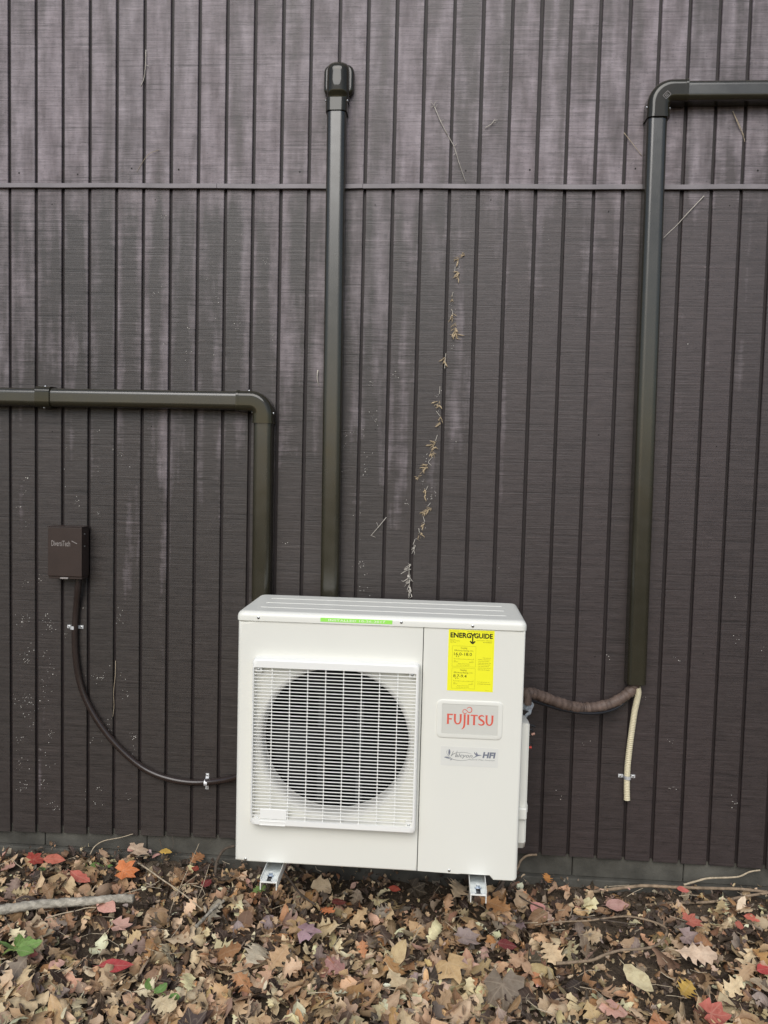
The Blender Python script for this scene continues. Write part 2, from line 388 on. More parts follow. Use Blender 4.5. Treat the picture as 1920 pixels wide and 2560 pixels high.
# ------------------------------------------------------------------ ground: one sheet to the horizon
def zg(x, y):
    h = -0.056 - 0.02*min(1.0, max(0.0, -y))
    h += 0.012*math.sin(2.1*x+0.6)*math.cos(3.3*y+1.0) + 0.006*math.sin(7.3*x+2*y) + 0.004*math.sin(13*x-9*y)
    h += 0.012*math.exp(-(y/0.12)**2)*min(1, max(0, (x-1.6)*2)) + 0.016*math.exp(-((x-0.42)/0.35)**2 - (y/0.2)**2)
    return h
xs = sorted(set([-90,-50,-25,-12,-6,-3,-1.8] + [round(-1.2+.05*i, 3) for i in range(115)] + [5,6.5,9,14,28,55,90]))
ys = sorted(set([-140,-80,-45,-25,-14,-8,-5,-3.6,-2.8,-2.2] + [round(-1.9+.05*i, 3) for i in range(43)] + [0.6,1.5,4,12,40]))
g = MB()
g.v = [Vector((x, y, zg(x, y) + (0.006*rng.standard_normal() if -1.2 < x < 4.5 and -1.9 < y < .1 else 0))) for y in ys for x in xs]
nx = len(xs)
g.f = [(j*nx+i, j*nx+i+1, (j+1)*nx+i+1, (j+1)*nx+i) for j in range(len(ys)-1) for i in range(nx-1)]
me = g.mesh('ground', M['soil'], (0,0,0), 180)
ground = bpy.data.objects.new('ground', me); col.objects.link(ground); ground['origin'] = (0.0,0.0,0.0)
tag(ground, kind='structure')

# ------------------------------------------------------------------ house wall: grooved boards, flashing, foundation
S = 0.1016; GR = 0.0115; FZ = 2.4938; TOP = 3.75
wall = thing('house_wall', (1.4, 0.06, -0.3), 'dark brown house wall of grooved upright siding boards on a concrete footing', 'wall')
def sid_bottom(x):
    return float(np.interp(x, [-0.05, 0.8, 1.96, 2.84], [0.042, 0.0644, 0.0703, 0.063]))
for i in range(-7, 37):
    for row in (0, 1):
        dx = 0.0 if row else -0.0022*min(1.0, max(0.0, (i-12)/14))
        x0 = S*i + GR/2 + dx + random.uniform(-.0006, .0006); x1 = S*(i+1) - GR/2 + dx + random.uniform(-.0006, .0006)
        z0, z1 = (FZ+0.004, TOP) if row else (sid_bottom((x0+x1)/2), FZ-0.0015)
        yf = random.uniform(-.0006, .0006)
        mb = MB(); e = 0.0016
        # front face with softened groove edges
        prof = [(x0, 0.012), (x0, yf+e), (x0+e, yf), (x1-e, yf), (x1, yf+e), (x1, 0.012)]
        n = len(prof)
        mb.v = [Vector((a, b, z0)) for a, b in prof] + [Vector((a, b, z1)) for a, b in prof]
        mb.f = [tuple(range(n)), tuple(range(2*n-1, n-1, -1))] + [(k, (k+1) % n, n+(k+1) % n, n+k) for k in range(n)]
        mb.build('siding_board', M['siding'], wall)
bk = MB()
for z0, z1 in ((FZ+0.003, TOP-.003), (0.074, FZ-0.003)):
    bk.box(-0.75, 3.76, 0.0105, 0.05, z0, z1)
bk.build('siding_backing', M['groove'], wall)
# flashing: folded metal strip in lengths, a little wavy
for x0, x1 in ((-0.75, 0.782), (0.7835, 1.3135), (1.315, 3.76)):
    pts = []; m_ = max(6, int((x1-x0)/0.05)); mb = MB(); rings = []
    for k in range(m_+1):
        x = x0+(x1-x0)*k/m_
        w = 0.0013*math.sin(x*5.1) + 0.0007*math.sin(x*17+1) + 0.0040*math.exp(-((x-0.22)/0.06)**2)*math.sin((x-0.22)*60)
        if x0 > .7 and x1 < 1.4: w += 0.0025*math.exp(-((x-1.31)/.08)**2) - 0.003*math.exp(-((x-1.22)/.08)**2)
        yy = -0.011 + 0.8*w
        pr = [(0.006, FZ+0.0105+w), (yy+0.002, FZ+0.0095+w), (yy, FZ+0.0068+w), (yy-0.0015, FZ-0.0072+w), (yy+0.003, FZ-0.0086+w), (0.006, FZ-0.0012)]
        rings.append([Vector((x, a, b)) for a, b in pr])
    n = len(rings[0])
    for r_ in rings: mb.v += r_
    for k in range(m_):
        for j in range(n): mb.f.append((k*n+j, k*n+(j+1) % n, (k+1)*n+(j+1) % n, (k+1)*n+j))
    mb.f.append(tuple(range(n))); mb.f.append(tuple(m_*n+j for j in range(n)))
    mb.build('flashing_strip', M['flashing'], wall, 40)
# nail heads in a row above the flashing and a few below
nb = MB()
def nail(x, z, r=0.0032): nb.cyl((x, 0.004, z), (x, -0.0009, z), r, 7)
for i in range(0, 29, 2):
    if random.random() < .85: nail(S*i+random.choice([.03, .055, .07])+random.uniform(-.01,.01), FZ+0.055+random.uniform(-.012,.012))
for i in range(1, 29, 4):
    for zz in (2.43, 1.62, 0.82):
        if random.random() < .7: nail(S*i+random.uniform(.03,.07), zz+random.uniform(-.03,.03), 0.0024)
nb.build('nail_head', M['nail'], wall, kind='stuff')
# foundation courses
for k in range(-2, 10):
    x0 = 0.405*k + 0.13; x1 = x0 + 0.4025
    MB().rbox(x0, x1, 0.014+random.uniform(-.0008,.0008), 0.2, -0.012, 0.085, 0.0025, 1).build('footing_block', M['concrete'], wall)
MB().rbox(-0.75, 3.76, -0.006, 0.2, -0.32, -0.0125, 0.004, 2).build('footing_ledge', M['concrete'], wall)
MB().box(-0.75, 3.76, 0.0515, 0.2, 0.0865, TOP).build('wall_core', M['groove'], wall)

# dried holdfast specks left by creepers (far too many and too small to pick apart)
sp = MB()
def speck(x, z, r):
    n = random.choice((4, 5, 6)); a0 = random.random()*6.28
    pts = [Vector((x+math.cos(a0+6.28*k/n)*r*random.uniform(.6,1.3), 0, z+math.sin(a0+6.28*k/n)*r*random.uniform(.6,1.3))) for k in range(n)]
    sp.add([Vector((x, -0.0022, z))] + [p+Vector((0, -0.0007, 0)) for p in pts], [(0, 1+(k+1) % n, 1+k) for k in range(n)])
def cluster(x, z, n, spread, r=(.0009, .0021)):
    for _ in range(n):
        xx = x+random.gauss(0, spread); fr = (xx % S)/S
        if fr < .07 or fr > .93: continue
        speck(xx, z+random.gauss(0, spread*1.2), random.uniform(*r))
for _ in range(46): cluster(random.uniform(0.0, 0.52), random.uniform(0.15, 1.55), random.randint(3, 8), .010)
for _ in range(20): cluster(random.gauss(0.09, .06), random.uniform(0.1, 1.0), random.randint(4, 9), .014)
for _ in range(14): cluster(random.uniform(0.5, 1.05), random.uniform(1.75, 2.42), random.randint(3, 7), .009)
for _ in range(14): cluster(random.gauss(1.33, .05), random.uniform(1.0, 1.7), random.randint(3, 6), .010)
for _ in range(12): cluster(random.uniform(2.0, 2.8), random.uniform(0.1, 1.1), random.randint(2, 5), .010)
for _ in range(16): cluster(random.uniform(0, 2.8), random.uniform(0.3, 3.1), random.randint(1, 3), .012)
for q in ((560, 250), (540, 490), (555, 545), (535, 730), (440, 1000), (475, 1120), (395, 1385), (375, 1525), (405, 1615), (430, 1580), (372, 1790), (320, 1855), (200, 895), (70, 940), (90, 1160), (25, 1450), (270, 1640)):
    p_ = at(900+q[0]/2.3525, 560+q[1]/2.3525); cluster(p_.x, p_.z, 6, .008)
sp.build('holdfast_speck', M['speck'], wall, kind='stuff', fix=False)

# ------------------------------------------------------------------ line-set ducts
DW, DH = 0.068, 0.060
def duct_prof(w, h, c=0.0165):
    """points (a across, d out of the wall), rounded-corner channel"""
    a = w/2
    L_ = [(-a, 0.0), (-a, h-c*1.15), (-a+c*0.06, h-c*0.80), (-a+c*0.24, h-c*0.44), (-a+c*0.62, h-c*0.13), (-a+c*0.92, h-c*0.015), (-a+c*1.25, h)]
    return L_ + [(-p, q) for p, q in reversed(L_)]
def duct_piece(path, w=DW, h=DH, c=0.0165, y0=-0.001):
    """path in (x, z) on the wall; the channel stands h out of it"""
    n = len(path); pr = duct_prof(w, h, c); m = len(pr); mb = MB()
    P = [Vector((p[0], 0, p[1])) for p in path]
    for i in range(n):
        ta = (P[i]-P[i-1]).normalized() if i else (P[1]-P[0]).normalized()
        tb = (P[i+1]-P[i]).normalized() if i < n-1 else ta
        t = (ta+tb).normalized(); s_ = Vector((t.z, 0, -t.x))
        k = 1/max(.5, t.dot(ta))
        mb.v += [P[i] + s_*(a*k) + Vector((0, y0-d, 0)) for a, d in pr]
    for i in range(n-1):
        for j in range(m): mb.f.append((i*m+j, i*m+(j+1) % m, (i+1)*m+(j+1) % m, (i+1)*m+j))
    mb.f.append(tuple(range(m))); mb.f.append(tuple((n-1)*m+j for j in range(m)))
    return mb
def screw_on(parent, p, d=(0,-1,0), r=0.0045, name='screw'):
    d = Vector(d); p = Vector(p)
    MB().tube([p, p+d*0.0018, p+d*0.0032], [r, r*.95, r*.45], 10).build(name, M['screw'], parent, 50)

# centre duct: straight run down behind the condenser, wall cap on top
cd = thing('line_duct', (1.225, -0.001, 0.9), 'tall olive brown line duct rising behind the white condenser to a rounded wall cap', 'duct')
duct_piece([(1.2305, 0.9), (1.2185, 2.752)]).build('duct_length', M['duct'], cd, 45)
duct_piece([(1.2184, 2.738), (1.2182, 2.781)], 0.076, 0.0655, 0.018).build('collar', M['fitting'], cd, 45)
cap = MB()
hx, r_ = 1.2215, 0.038
# hood: channel outline that rolls back into the wall at the top
rings = []
for k in range(15):
    if k < 6: z = (2.781, 2.789, 2.797, 2.806, 2.84, 2.869)[k]; h = (.062, .0625, .067, .072, .072, .072)[k]; hw = (.0372, .0374, .0385, .039, .039, .0385)[k]
    else:
        a = (k-6)/8*math.pi/2; z = 2.873+0.040*math.sin(a); h = 0.072*math.cos(a)**.6+0.0008; hw = 0.0385*(0.52+0.48*math.cos(a)**.55)
    pr = duct_prof(hw*2, h, min(0.025, h*.5)); rings.append([Vector((hx+a_, -0.001-d, z)) for a_, d in pr])
m = len(rings[0])
for q in rings: cap.v += q
for i in range(len(rings)-1):
    for j in range(m): cap.f.append((i*m+j, i*m+(j+1) % m, (i+1)*m+(j+1) % m, (i+1)*m+j))
cap.f.append(tuple(range(m))); cap.f.append(tuple((len(rings)-1)*m+j for j in range(m)))
cap.build('hood', M['fitting'], cd, 45)
def rrect(x0, x1, z0, z1, r, n=5):
    out = []
    for cx_, cz_, a0 in ((x1-r, z0+r, -90), (x1-r, z1-r, 0), (x0+r, z1-r, 90), (x0+r, z0+r, 180)):
        for k in range(n+1):
            a = R(a0+90*k/n); out.append((cx_+r*math.cos(a), cz_+r*math.sin(a)))
    return out
fl = MB()
o1 = rrect(hx-0.0535, hx+0.0535, 2.802, 2.914, 0.028, 5); 
loops = [(0.0, -0.0012), (0.0, -0.018), (0.004, -0.025), (0.010, -0.0275)]
cxx, czz = hx, 2.858
for ins, y in loops:
    fl.v += [Vector((cxx+(x-cxx)*(1-ins/0.0535), y, czz+(z-czz)*(1-ins/0.056))) for x, z in o1]
m = len(o1)
for i in range(len(loops)-1):
    for j in range(m): fl.f.append((i*m+j, i*m+(j+1) % m, (i+1)*m+(j+1) % m, (i+1)*m+j))
fl.f.append(tuple(range(m))); fl.f.append(tuple((len(loops)-1)*m+j for j in range(m)))
fl.build('wall_flange', M['fitting'], cd, 45)
for s_ in (-1, 1): screw_on(cd, (1.2185+s_*0.038, -0.045, 2.777), (s_, -.2, 0))

# right duct
def elbow(parent, pts, w=0.075, h=0.066):
    el_ = duct_piece(pts, w, h, 0.018).build('elbow', M['fitting'], parent, 45)
    for a, b in ((pts[0], pts[1]), (pts[-1], pts[-2])):
        a = Vector((a[0], a[1])); d = (Vector((b[0], b[1]))-a).normalized()
        duct_piece([tuple(a-d*.0006), tuple(a+d*.0085)], w+.0030, h+.0016, 0.0185).build('lip', M['fitting'], el_, 45)
def arc(cx_, cz_, r, a0, a1, n=9):
    return [(cx_+r*math.cos(R(a0+(a1-a0)*k/n)), cz_+r*math.sin(R(a0+(a1-a0)*k/n))) for k in range(n+1)]
rd = thing('line_duct', (2.33, -0.001, 0.735), 'olive brown line duct with an elbow, running right beyond the cream drain hose', 'duct')
RX0, RX1, RZ = 2.3435, 2.331, 2.8035
duct_piece([(RX0, 0.7375), (RX1-.0015, 2.735)]).build('duct_length', M['duct'], rd, 45)
duct_piece([(2.41, RZ), (3.7, RZ+0.003)]).build('duct_length', M['duct'], rd, 45)
elbow(rd, [(RX1, 2.712), (RX1, 2.745)] + arc(RX1+.046, RZ-.046, .046, 180, 90) + [(2.4255, RZ)])
for p_, d_ in (((RX1-.039, -.047, 2.748), (-1,-.3,0)), ((RX1+.039, -.047, 2.745), (1,-.3,0)), ((2.3845, -.03, RZ+.038), (0,-.2,1))): screw_on(rd, p_, d_)
# moulded maker's mark on the elbow: a small square outline, tilted
mk = MB(); mc = Vector((RX1+0.022, 0, RZ-0.022))
for a_, b_ in (((-.011,-.008),(.011,-.008)), ((.011,-.008),(.011,.008)), ((.011,.008),(-.011,.008)), ((-.011,.008),(-.011,-.008)), ((-.005,-.003),(.005,-.003)), ((-.005,.003),(.005,.003)), ((-.005,-.003),(-.005,.003))):
    q = []
    for u_, v_ in (a_, b_):
        q.append(mc + Vector((u_*.7071 - v_*.7071, 0, u_*.7071 + v_*.7071)))
    ribbon(mk, [(q[0].x, q[0].z), (q[1].x, q[1].z)], [.0012, .0012], -0.0686, 1)
mk.build('moulded_mark', M['emboss'], rd)

# left duct
ld = thing('line_duct', (0.972, -0.001, 0.9), 'olive brown line duct bending down behind the condenser from the left, above the brown box', 'duct')
LX, LZ = 0.9735, 1.7185
duct_piece([(-0.72, LZ-.003), (0.155, LZ-.0015)]).build('duct_length', M['duct'], ld, 45)
duct_piece([(0.155, LZ-.001), (0.895, LZ+.001)]).build('duct_length', M['duct'], ld, 45)
duct_piece([(0.128, LZ), (0.182, LZ)], 0.078, 0.0655, 0.018).build('coupling', M['fitting'], ld, 45)
duct_piece([(LX+.002, 0.9), (LX, 1.665)]).build('duct_length', M['duct'], ld, 45)
elbow(ld, [(0.8775, LZ)] + arc(LX-.046, LZ-.046, .046, 90, 0) + [(LX, 1.64), (LX, 1.637)][:1])
for p_, d_ in (((LX-.039, -.047, 1.678), (-1,-.3,0)), ((LX+.039, -.047, 1.676), (1,-.3,0)), ((0.92, -.04, LZ+.038), (0,-.2,1)), ((0.157, -.04, LZ+.040), (0,-.2,1)), ((0.158, -.05, LZ-.040), (0,-.3,-1))): screw_on(ld, p_, d_)

# ------------------------------------------------------------------ condenser
UX0, UX1, UY0, UY1, UZ0, UZT = 0.9963, 1.8963, -0.464, -0.134, 0.219, 1.001
SEAM = 1.5822
ac = thing('condenser', (1.446, -0.3, UZ0), 'cream white outdoor heat pump condenser with one large round fan behind a slatted grille', 'condenser')
def shell(pts, rads, yf, yb, hole=None, nb_=4):
    """panel: outline points counter-clockwise, each with its own edge radius, rolled from front to side; optional ring hole"""
    n = len(pts); mb = MB(); nr = []
    for i in range(n):
        a = Vector(pts[i-1]); b = Vector(pts[i]); c = Vector(pts[(i+1) % n])
        e1 = (b-a).normalized(); e2 = (c-b).normalized()
        n1 = Vector((-e1.y, e1.x)); n2 = Vector((-e2.y, e2.x)); q = n1+n2
        q = q/max(.3, q.dot(n1)) if q.length > 1e-6 else n1
        nr.append(q)
    loops = []
    loops.append([Vector((p[0], yb, p[1])) for p in pts])
    for k in range(nb_+1):
        a = math.pi/2*k/nb_
        loops.append([Vector((p[0]+q.x*r*(1-math.cos(a)), yf+r*(1-math.sin(a)), p[1]+q.y*r*(1-math.cos(a)))) for p, q, r in zip(pts, nr, rads)])
    for l in loops: mb.v += l
    for i in range(len(loops)-1):
        for j in range(n): mb.f.append((i*n+j, i*n+(j+1) % n, (i+1)*n+(j+1) % n, (i+1)*n+j))
    b = len(mb.v); mb.v += [v.copy() for v in loops[-1]]      # the flat face keeps its own edge loop
    if hole:
        mb.v += [Vector((hole[0]+hole[2]*math.cos(t), yf, hole[1]+hole[2]*math.sin(t))) for t in hole[3]]
        for j in range(n): mb.f.append((b+j, b+(j+1) % n, b+n+(j+1) % n, b+n+j))
    else: mb.f.append(tuple(b+j for j in range(n)))
    return mb
FCX, FCZ, FR = 1.3113, 0.6215, 0.2335
x0, x1, z0, z1 = UX0, SEAM-.0012, UZ0, UZT-.001
cor_ = [math.atan2(b-FCZ, a-FCX) % (2*math.pi) for a in (x0, x1) for b in (z0, z1)]
angs = sorted([t for t in (2*math.pi*k/96 for k in range(96)) if min(abs(t-c) for c in cor_) > R(2.6)] + cor_)
outl, rad = [], []
for t in angs:
    c_, s_ = math.cos(t), math.sin(t)
    k = min(((x1 if c_ > 0 else x0)-FCX)/c_ if abs(c_) > 1e-9 else 9, ((z1 if s_ > 0 else z0)-FCZ)/s_ if abs(s_) > 1e-9 else 9)
    px, pz = FCX+c_*k, FCZ+s_*k
    rr = 0.003
    if px < x0+1e-6: rr = 0.013
    elif pz < z0+1e-6: rr = 0.005
    elif px > x1-1e-6: rr = 0.0016
    outl.append((px, pz)); rad.append(rr)
shell(outl, rad, UY0, UY1+.02, (FCX, FCZ, FR+.016, angs)).build('front_panel', M['white'], ac, 35)
# service panel with the notch over the right bracket
NX0, NX1 = 1.722, 1.822
pts = [(SEAM+.0012, UZ0+.001), (NX0-.012, UZ0-.002), (NX0, UZ0-.0005), (NX1-.012, UZ0-.0005), (NX1, UZ0-.014), (UX1-.012, UZ0-.014), (UX1-.004, UZ0-.011), (UX1, UZ0-.004), (UX1, UZT-.001), (SEAM+.0012, UZT-.001)]
rad = [.002, .003, .003, .003, .003, .004, .006, .010, .006, .002]
shell(pts, rad, UY0, UY1+.02).build('service_panel', M['white'], ac, 35)
MB().box(SEAM-.0045, SEAM+.0045, UY0+.006, UY0+.03, UZ0+.004, UZT-.004).build('panel_seam', M['gap'], ac)
# lid
lid = MB()
pl = rrect(UX0-.0035, UX1+.0035, UY0-.0045, UY1+.006, 0.018, 4)
lv = [(0.0, UZT-.0005), (0.0, UZT+.013), (0.0018, UZT+.0195), (0.006, UZT+.0255), (0.012, UZT+.0285), (0.022, UZT+.0295)]
cxx, czz = (UX0+UX1)/2, (UY0+UY1)/2
hw, hh = (UX1-UX0)/2+.0035, (UY1-UY0)/2+.005
for ins, z in lv: lid.v += [Vector((cxx+(x-cxx)*(1-ins/hw), czz+(y-czz)*(1-ins/hh), z)) for x, y in pl]
m = len(pl)
for i in range(len(lv)-1):
    for j in range(m): lid.f.append((i*m+j, i*m+(j+1) % m, (i+1)*m+(j+1) % m, (i+1)*m+j))
lid.f.append(tuple(range(m))); lid.f.append(tuple((len(lv)-1)*m+j for j in range(m)))
lid_o = lid.build('lid', M['white'], ac, 30)
for yy in (-0.385, -0.300, -0.215):
    MB().rbox(UX0+.055, UX1-.055, yy-.004, yy+.004, UZT+.0275, UZT+.0305, .0010, 2).build('lid_rib', M['white'], lid_o, 40)
for px, py in ((646, 1543.8), (1003.4, 1555.5), (1182, 1565)):
    p = at(px, py, UY0-.0045); screw_on(lid_o, (p.x, UY0-.0045, p.z), r=.0046)
for px, py in ((614, 2147.4), (1122.8, 2176)):
    p = at(px, py, UY0); screw_on(ac, (p.x, UY0, p.z), r=.0046)
# body behind the front: right side wall, back coil, base pan, fan chamber
body = MB()
body.box(UX0+.002, UX1-.002, UY0+.03, UY1, UZ0+.002, UZ0+.012)
body.box(UX1-.0040, UX1-.001, UY1+.021, UY1+.0, UZ0+.0125, UZT-.002)
body.box(UX0+.001, UX0+.004, UY1+.021, UY1, UZ0+.0125, UZT-.002)
body.build('base_pan', M['white'], ac)
ch = MB()
ch.box(UX0+.006, SEAM-.006, UY1-.012, UY1-.006, UZ0+.014, UZT-.004)
ch.build('coil', M['fin'], ac)
cw = MB()
t_ = .003
cw.box(UX0+.0065, UX0+.0095, UY0+.035, UY1-.013, UZ0+.014, UZT-.004); cw.box(SEAM-.0095, SEAM-.0065, UY0+.035, UY1-.013, UZ0+.014, UZT-.004)
cw.box(UX0+.01, SEAM-.01, UY0+.035, UY1-.013, UZT-.0075, UZT-.0045); cw.box(UX0+.01, SEAM-.01, UY0+.035, UY1-.013, UZ0+.0145, UZ0+.0175)
cw.build('fan_chamber', M['chamber'], ac)
# bell mouth behind the grille
bell = MB(); prf = [(FR+.016, UY0), (FR+.010, UY0+.0015), (FR+.005, UY0+.006), (FR+.001, UY0+.014), (FR-.001, UY0+.026), (FR-.002, UY0+.055), (FR+.002, UY0+.057), (FR+.020, UY0+.004)]
nn = 72
for rr, yy in prf: bell.v += [Vector((FCX+rr*math.cos(2*math.pi*k/nn), yy, FCZ+rr*math.sin(2*math.pi*k/nn))) for k in range(nn)]
for i in range(len(prf)-1):
    for k in range(nn): bell.f.append((i*nn+k, i*nn+(k+1) % nn, (i+1)*nn+(k+1) % nn, (i+1)*nn+k))
bell.build('bell_mouth', M['shroud'], ac, 60)
# fan
fan = MB(); fan.tube([(FCX, UY0+.050, FCZ), (FCX, UY0+.055, FCZ), (FCX, UY0+.115, FCZ)], [.045, .056, .058], 24)
fan_o = fan.build('fan', M['black'], ac, 40)
MB().tube([(FCX, UY0+.049, FCZ), (FCX, UY0+.040, FCZ)], [.010, .007], 10).build('hub_nut', M['cable'], fan_o, 40)
for k in range(3):
    a0 = R(75+120*k); bl = MB(); rows = 7; cols_ = 7
    for i in range(rows):
        rr = .054+(.222-.054)*i/(rows-1)
        for j in range(cols_):
            u = j/(cols_-1)-.5; sp_ = R(40+34*i/(rows-1)); a = a0+u*sp_+R(16)*i/(rows-1)
            bl.v.append(Vector((FCX+rr*math.cos(a), UY0+.085-u*.065, FCZ+rr*math.sin(a))))
    b0 = len(bl.v)
    bl.v += [v+Vector((0, .0025, 0)) for v in bl.v]
    for i in range(rows-1):
        for j in range(cols_-1):
            q = i*cols_+j; bl.f += [(q, q+1, q+cols_+1, q+cols_), (b0+q, b0+q+cols_, b0+q+cols_+1, b0+q+1)]
    ed = [j for j in range(cols_)] + [i*cols_+cols_-1 for i in range(1, rows)] + [(rows-1)*cols_+j for j in range(cols_-2, -1, -1)] + [i*cols_ for i in range(rows-2, 0, -1)]
    for a, b in zip(ed, ed[1:]+ed[:1]): bl.f.append((a, b, b+b0, a+b0))
    bl.build('blade', M['black'], fan_o, 50)
mtr = MB()
for xx in (FCX-.075, FCX+.055): mtr.box(xx, xx+.022, UY0+.150, UY0+.156, UZ0+.02, UZT-.01)
mtr.build('motor_bracket', simple('grey_steel_strut', (.06,.06,.06), .5, .5, var=.1), ac)
# grille: frame, slats and upright ribs
GX0, GX1, GZ0, GZ1 = 1.0502, 1.5752, 0.3524, 0.8884
IX0, IX1, IZ0, IZ1 = 1.0578, 1.5630, 0.3755, 0.8602
YF, YB = -0.4975, UY0-.0008
gr = MB(); nq = 6
o_ = rrect(GX0, GX1, GZ0, GZ1, .013, nq); i_ = rrect(IX0, IX1, IZ0, IZ1, .004, nq)
ocx, ocz = (GX0+GX1)/2, (GZ0+GZ1)/2; ohw, ohh = (GX1-GX0)/2, (GZ1-GZ0)/2
def inset(pts, d): return [(ocx+(x-ocx)*(1-d/ohw), ocz+(z-ocz)*(1-d/ohh)) for x, z in pts]
lp = [[Vector((x, YB, z)) for x, z in o_], [Vector((x, YF+.009, z)) for x, z in inset(o_, .0012)], [Vector((x, YF+.003, z)) for x, z in inset(o_, .0032)], [Vector((x, YF, z)) for x, z in inset(o_, .0070)],
      [Vector((x, YF, z)) for x, z in inset(i_, -.0004)], [Vector((x, YF+.0014, z)) for x, z in i_], [Vector((x, YB, z)) for x, z in i_]]
for l in lp: gr.v += l
m = len(o_)
for i in range(len(lp)-1):
    for j in range(m): gr.f.append((i*m+j, i*m+(j+1) % m, (i+1)*m+(j+1) % m, (i+1)*m+j))
for j in range(m): gr.f.append(((len(lp)-1)*m+j, (len(lp)-1)*m+(j+1) % m, (j+1) % m, j))
grille = gr.build('fan_grille', M['white_plastic'], ac, 32)
NS = 45; pitch = (IZ1-IZ0)/NS; og = origin_of(ac)
sl = MB().rbox(IX0-.001, IX1+.001, YF+.003, YF+.0062, -.0013, .0013, .0006, 1)
slm = sl.mesh('slat', M['white_plastic'], (og.x, og.y, 0))
for k in range(1, NS):
    o = bpy.data.objects.new('slat', slm); col.objects.link(o); o.parent = grille; o.location = (0, 0, IZ0+pitch*k-og.z)
rb = MB().rbox(-.0014, .0014, YF+.0055, YF+.0115, IZ0-.001, IZ1+.001, .0007, 1)
rbm = rb.mesh('rib', M['white_plastic'], (0, og.y, og.z))
for k in range(1, 9):
    o = bpy.data.objects.new('rib', rbm); col.objects.link(o); o.parent = grille; o.location = (IX0+(IX1-IX0)*k/9-og.x, 0, 0)
# corner screw bosses, blank name plate and finger notch
for px, py in ((648, 1670.5), (1031, 1685.5), (645, 2042), (1022, 2060)):
    p = at(px, py, -.475)
    MB().rbox(p.x-.011, p.x+.011, -.4855, UY0-.0005, p.z-.011, p.z+.011, .003, 2).build('screw_boss', M['white_plastic'], grille, 40)
    screw_on(grille, (p.x, -.4856, p.z), r=.0052)
npl = MB().rbox(1.0826, 1.168, YF+.0022, YF+.0105, IZ0+.0015, .4085, .001, 1).build('blank_plate', M['white_plastic'], grille)
nt_ = MB(); ff = rrect(1.0815, 1.166, .3575, .3708, .003, 3); f2 = rrect(1.0835, 1.164, .3592, .3692, .002, 3)
mm = len(ff)
nt_.v = [Vector((x, YF+.0008, z)) for x, z in ff] + [Vector((x, YF-.0014, z)) for x, z in ff] + [Vector((x, YF-.0014, z)) for x, z in f2] + [Vector((x, YF+.0008, z)) for x, z in f2]
for i in range(3):
    for j in range(mm): nt_.f.append((i*mm+j, i*mm+(j+1) % mm, (i+1)*mm+(j+1) % mm, (i+1)*mm+j))
nt_.build('finger_catch', M['white_plastic'], grille, 40)

# badge with maker's lettering
bd = MB(); bo = rrect(1.629, 1.835, .654, .7755, .016, 5); bi = rrect(1.6462, 1.8198, .6672, .7628, .0015, 5)
bcx, bcz = 1.732, .7148
def ins2(d, hw=.103, hh=.0607): return [(bcx+(x-bcx)*(1-d/hw), bcz+(z-bcz)*(1-d/hh)) for x, z in bo]
lp = [[(x, UY0+.001, z) for x, z in bo], [(x, UY0-.0022, z) for x, z in ins2(.0012)], [(x, UY0-.0035, z) for x, z in ins2(.0040)], [(x, UY0-.0035, z) for x, z in bi], [(x, UY0-.0020, z) for x, z in bi]]
for l in lp: bd.v += [Vector(p) for p in l]
m = len(bo)
for i in range(4):
    for j in range(m): bd.f.append((i*m+j, i*m+(j+1) % m, (i+1)*m+(j+1) % m, (i+1)*m+j))
badge = bd.build('badge', M['white'], ac, 35)
MB().box(1.6464, 1.8196, UY0-.0023, UY0+.001, .6674, .7626).build('plate', M['silver'], badge)
FX = lambda u: 1.6605 + u/1075*.1455
FZ_ = lambda v: .699 + v/240*.0325
fj = MB(); y_ = UY0-.0027; k_ = .1455/1075
def st(pts, w, n=6): ribbon(fj, [(FX(a), FZ_(b)) for a, b in pts], [q*k_ for q in w], y_, n)
def pg(pts): fj.add([(FX(a), y_, FZ_(b)) for a, b in pts], [tuple(range(len(pts)))])
def stem(x, z0_=0, z1_=240, w=44, fl_=7):
    pg([(x-fl_, z0_), (x+w+fl_, z0_), (x+w, z0_+22), (x+w, z1_-22), (x+w+fl_, z1_), (x-fl_, z1_), (x, z1_-22), (x, z0_+22)])
stem(14); fj_y = y_
y_ = UY0-.00275; pg([(50, 212), (140, 206), (152, 240), (50, 240)]); pg([(50, 108), (118, 104), (124, 138), (50, 134)])
def letter_u(o, w):
    st([(o+22, 232), (o+22, 150), (o+24, 90), (o+44, 34), (o+w/2, 12), (o+w-44, 34), (o+w-24, 90), (o+w-22, 150), (o+w-22, 232)], [44, 44, 42, 36, 30, 34, 42, 44, 44])
    global y_
    y_ -= .00005; pg([(o-8, 240), (o+52, 240), (o+44, 222), (o, 222)]); pg([(o+w-52, 240), (o+w+8, 240), (o+w, 222), (o+w-44, 222)])
letter_u(170, 178); letter_u(894, 178)
st([(416, 240), (416, 120), (415, 20), (404, -50), (378, -90), (352, -108)], [48, 42, 42, 40, 26, 6])
stem(476)
pg([(548, 206), (560, 212), (718, 212), (712, 240), (556, 240)]); y_ -= .00005; stem(612, 0, 236)
st([(858, 204), (826, 226), (782, 222), (748, 190), (762, 148), (806, 118), (848, 86), (858, 48), (830, 16), (778, 10), (724, 34)], [18, 28, 34, 40, 42, 46, 42, 40, 34, 30, 14])
y_ -= .00005
st([(458, 286), (436, 262), (400, 262), (370, 300), (384, 344), (424, 354), (462, 326), (494, 296), (532, 290), (570, 316), (574, 366), (544, 406), (500, 408), (470, 384), (466, 366)], [10, 17, 17, 15, 13, 14, 16, 18, 18, 18, 18, 16, 13, 10, 8])
fj.build('lettering', M['red'], badge, fix=False)

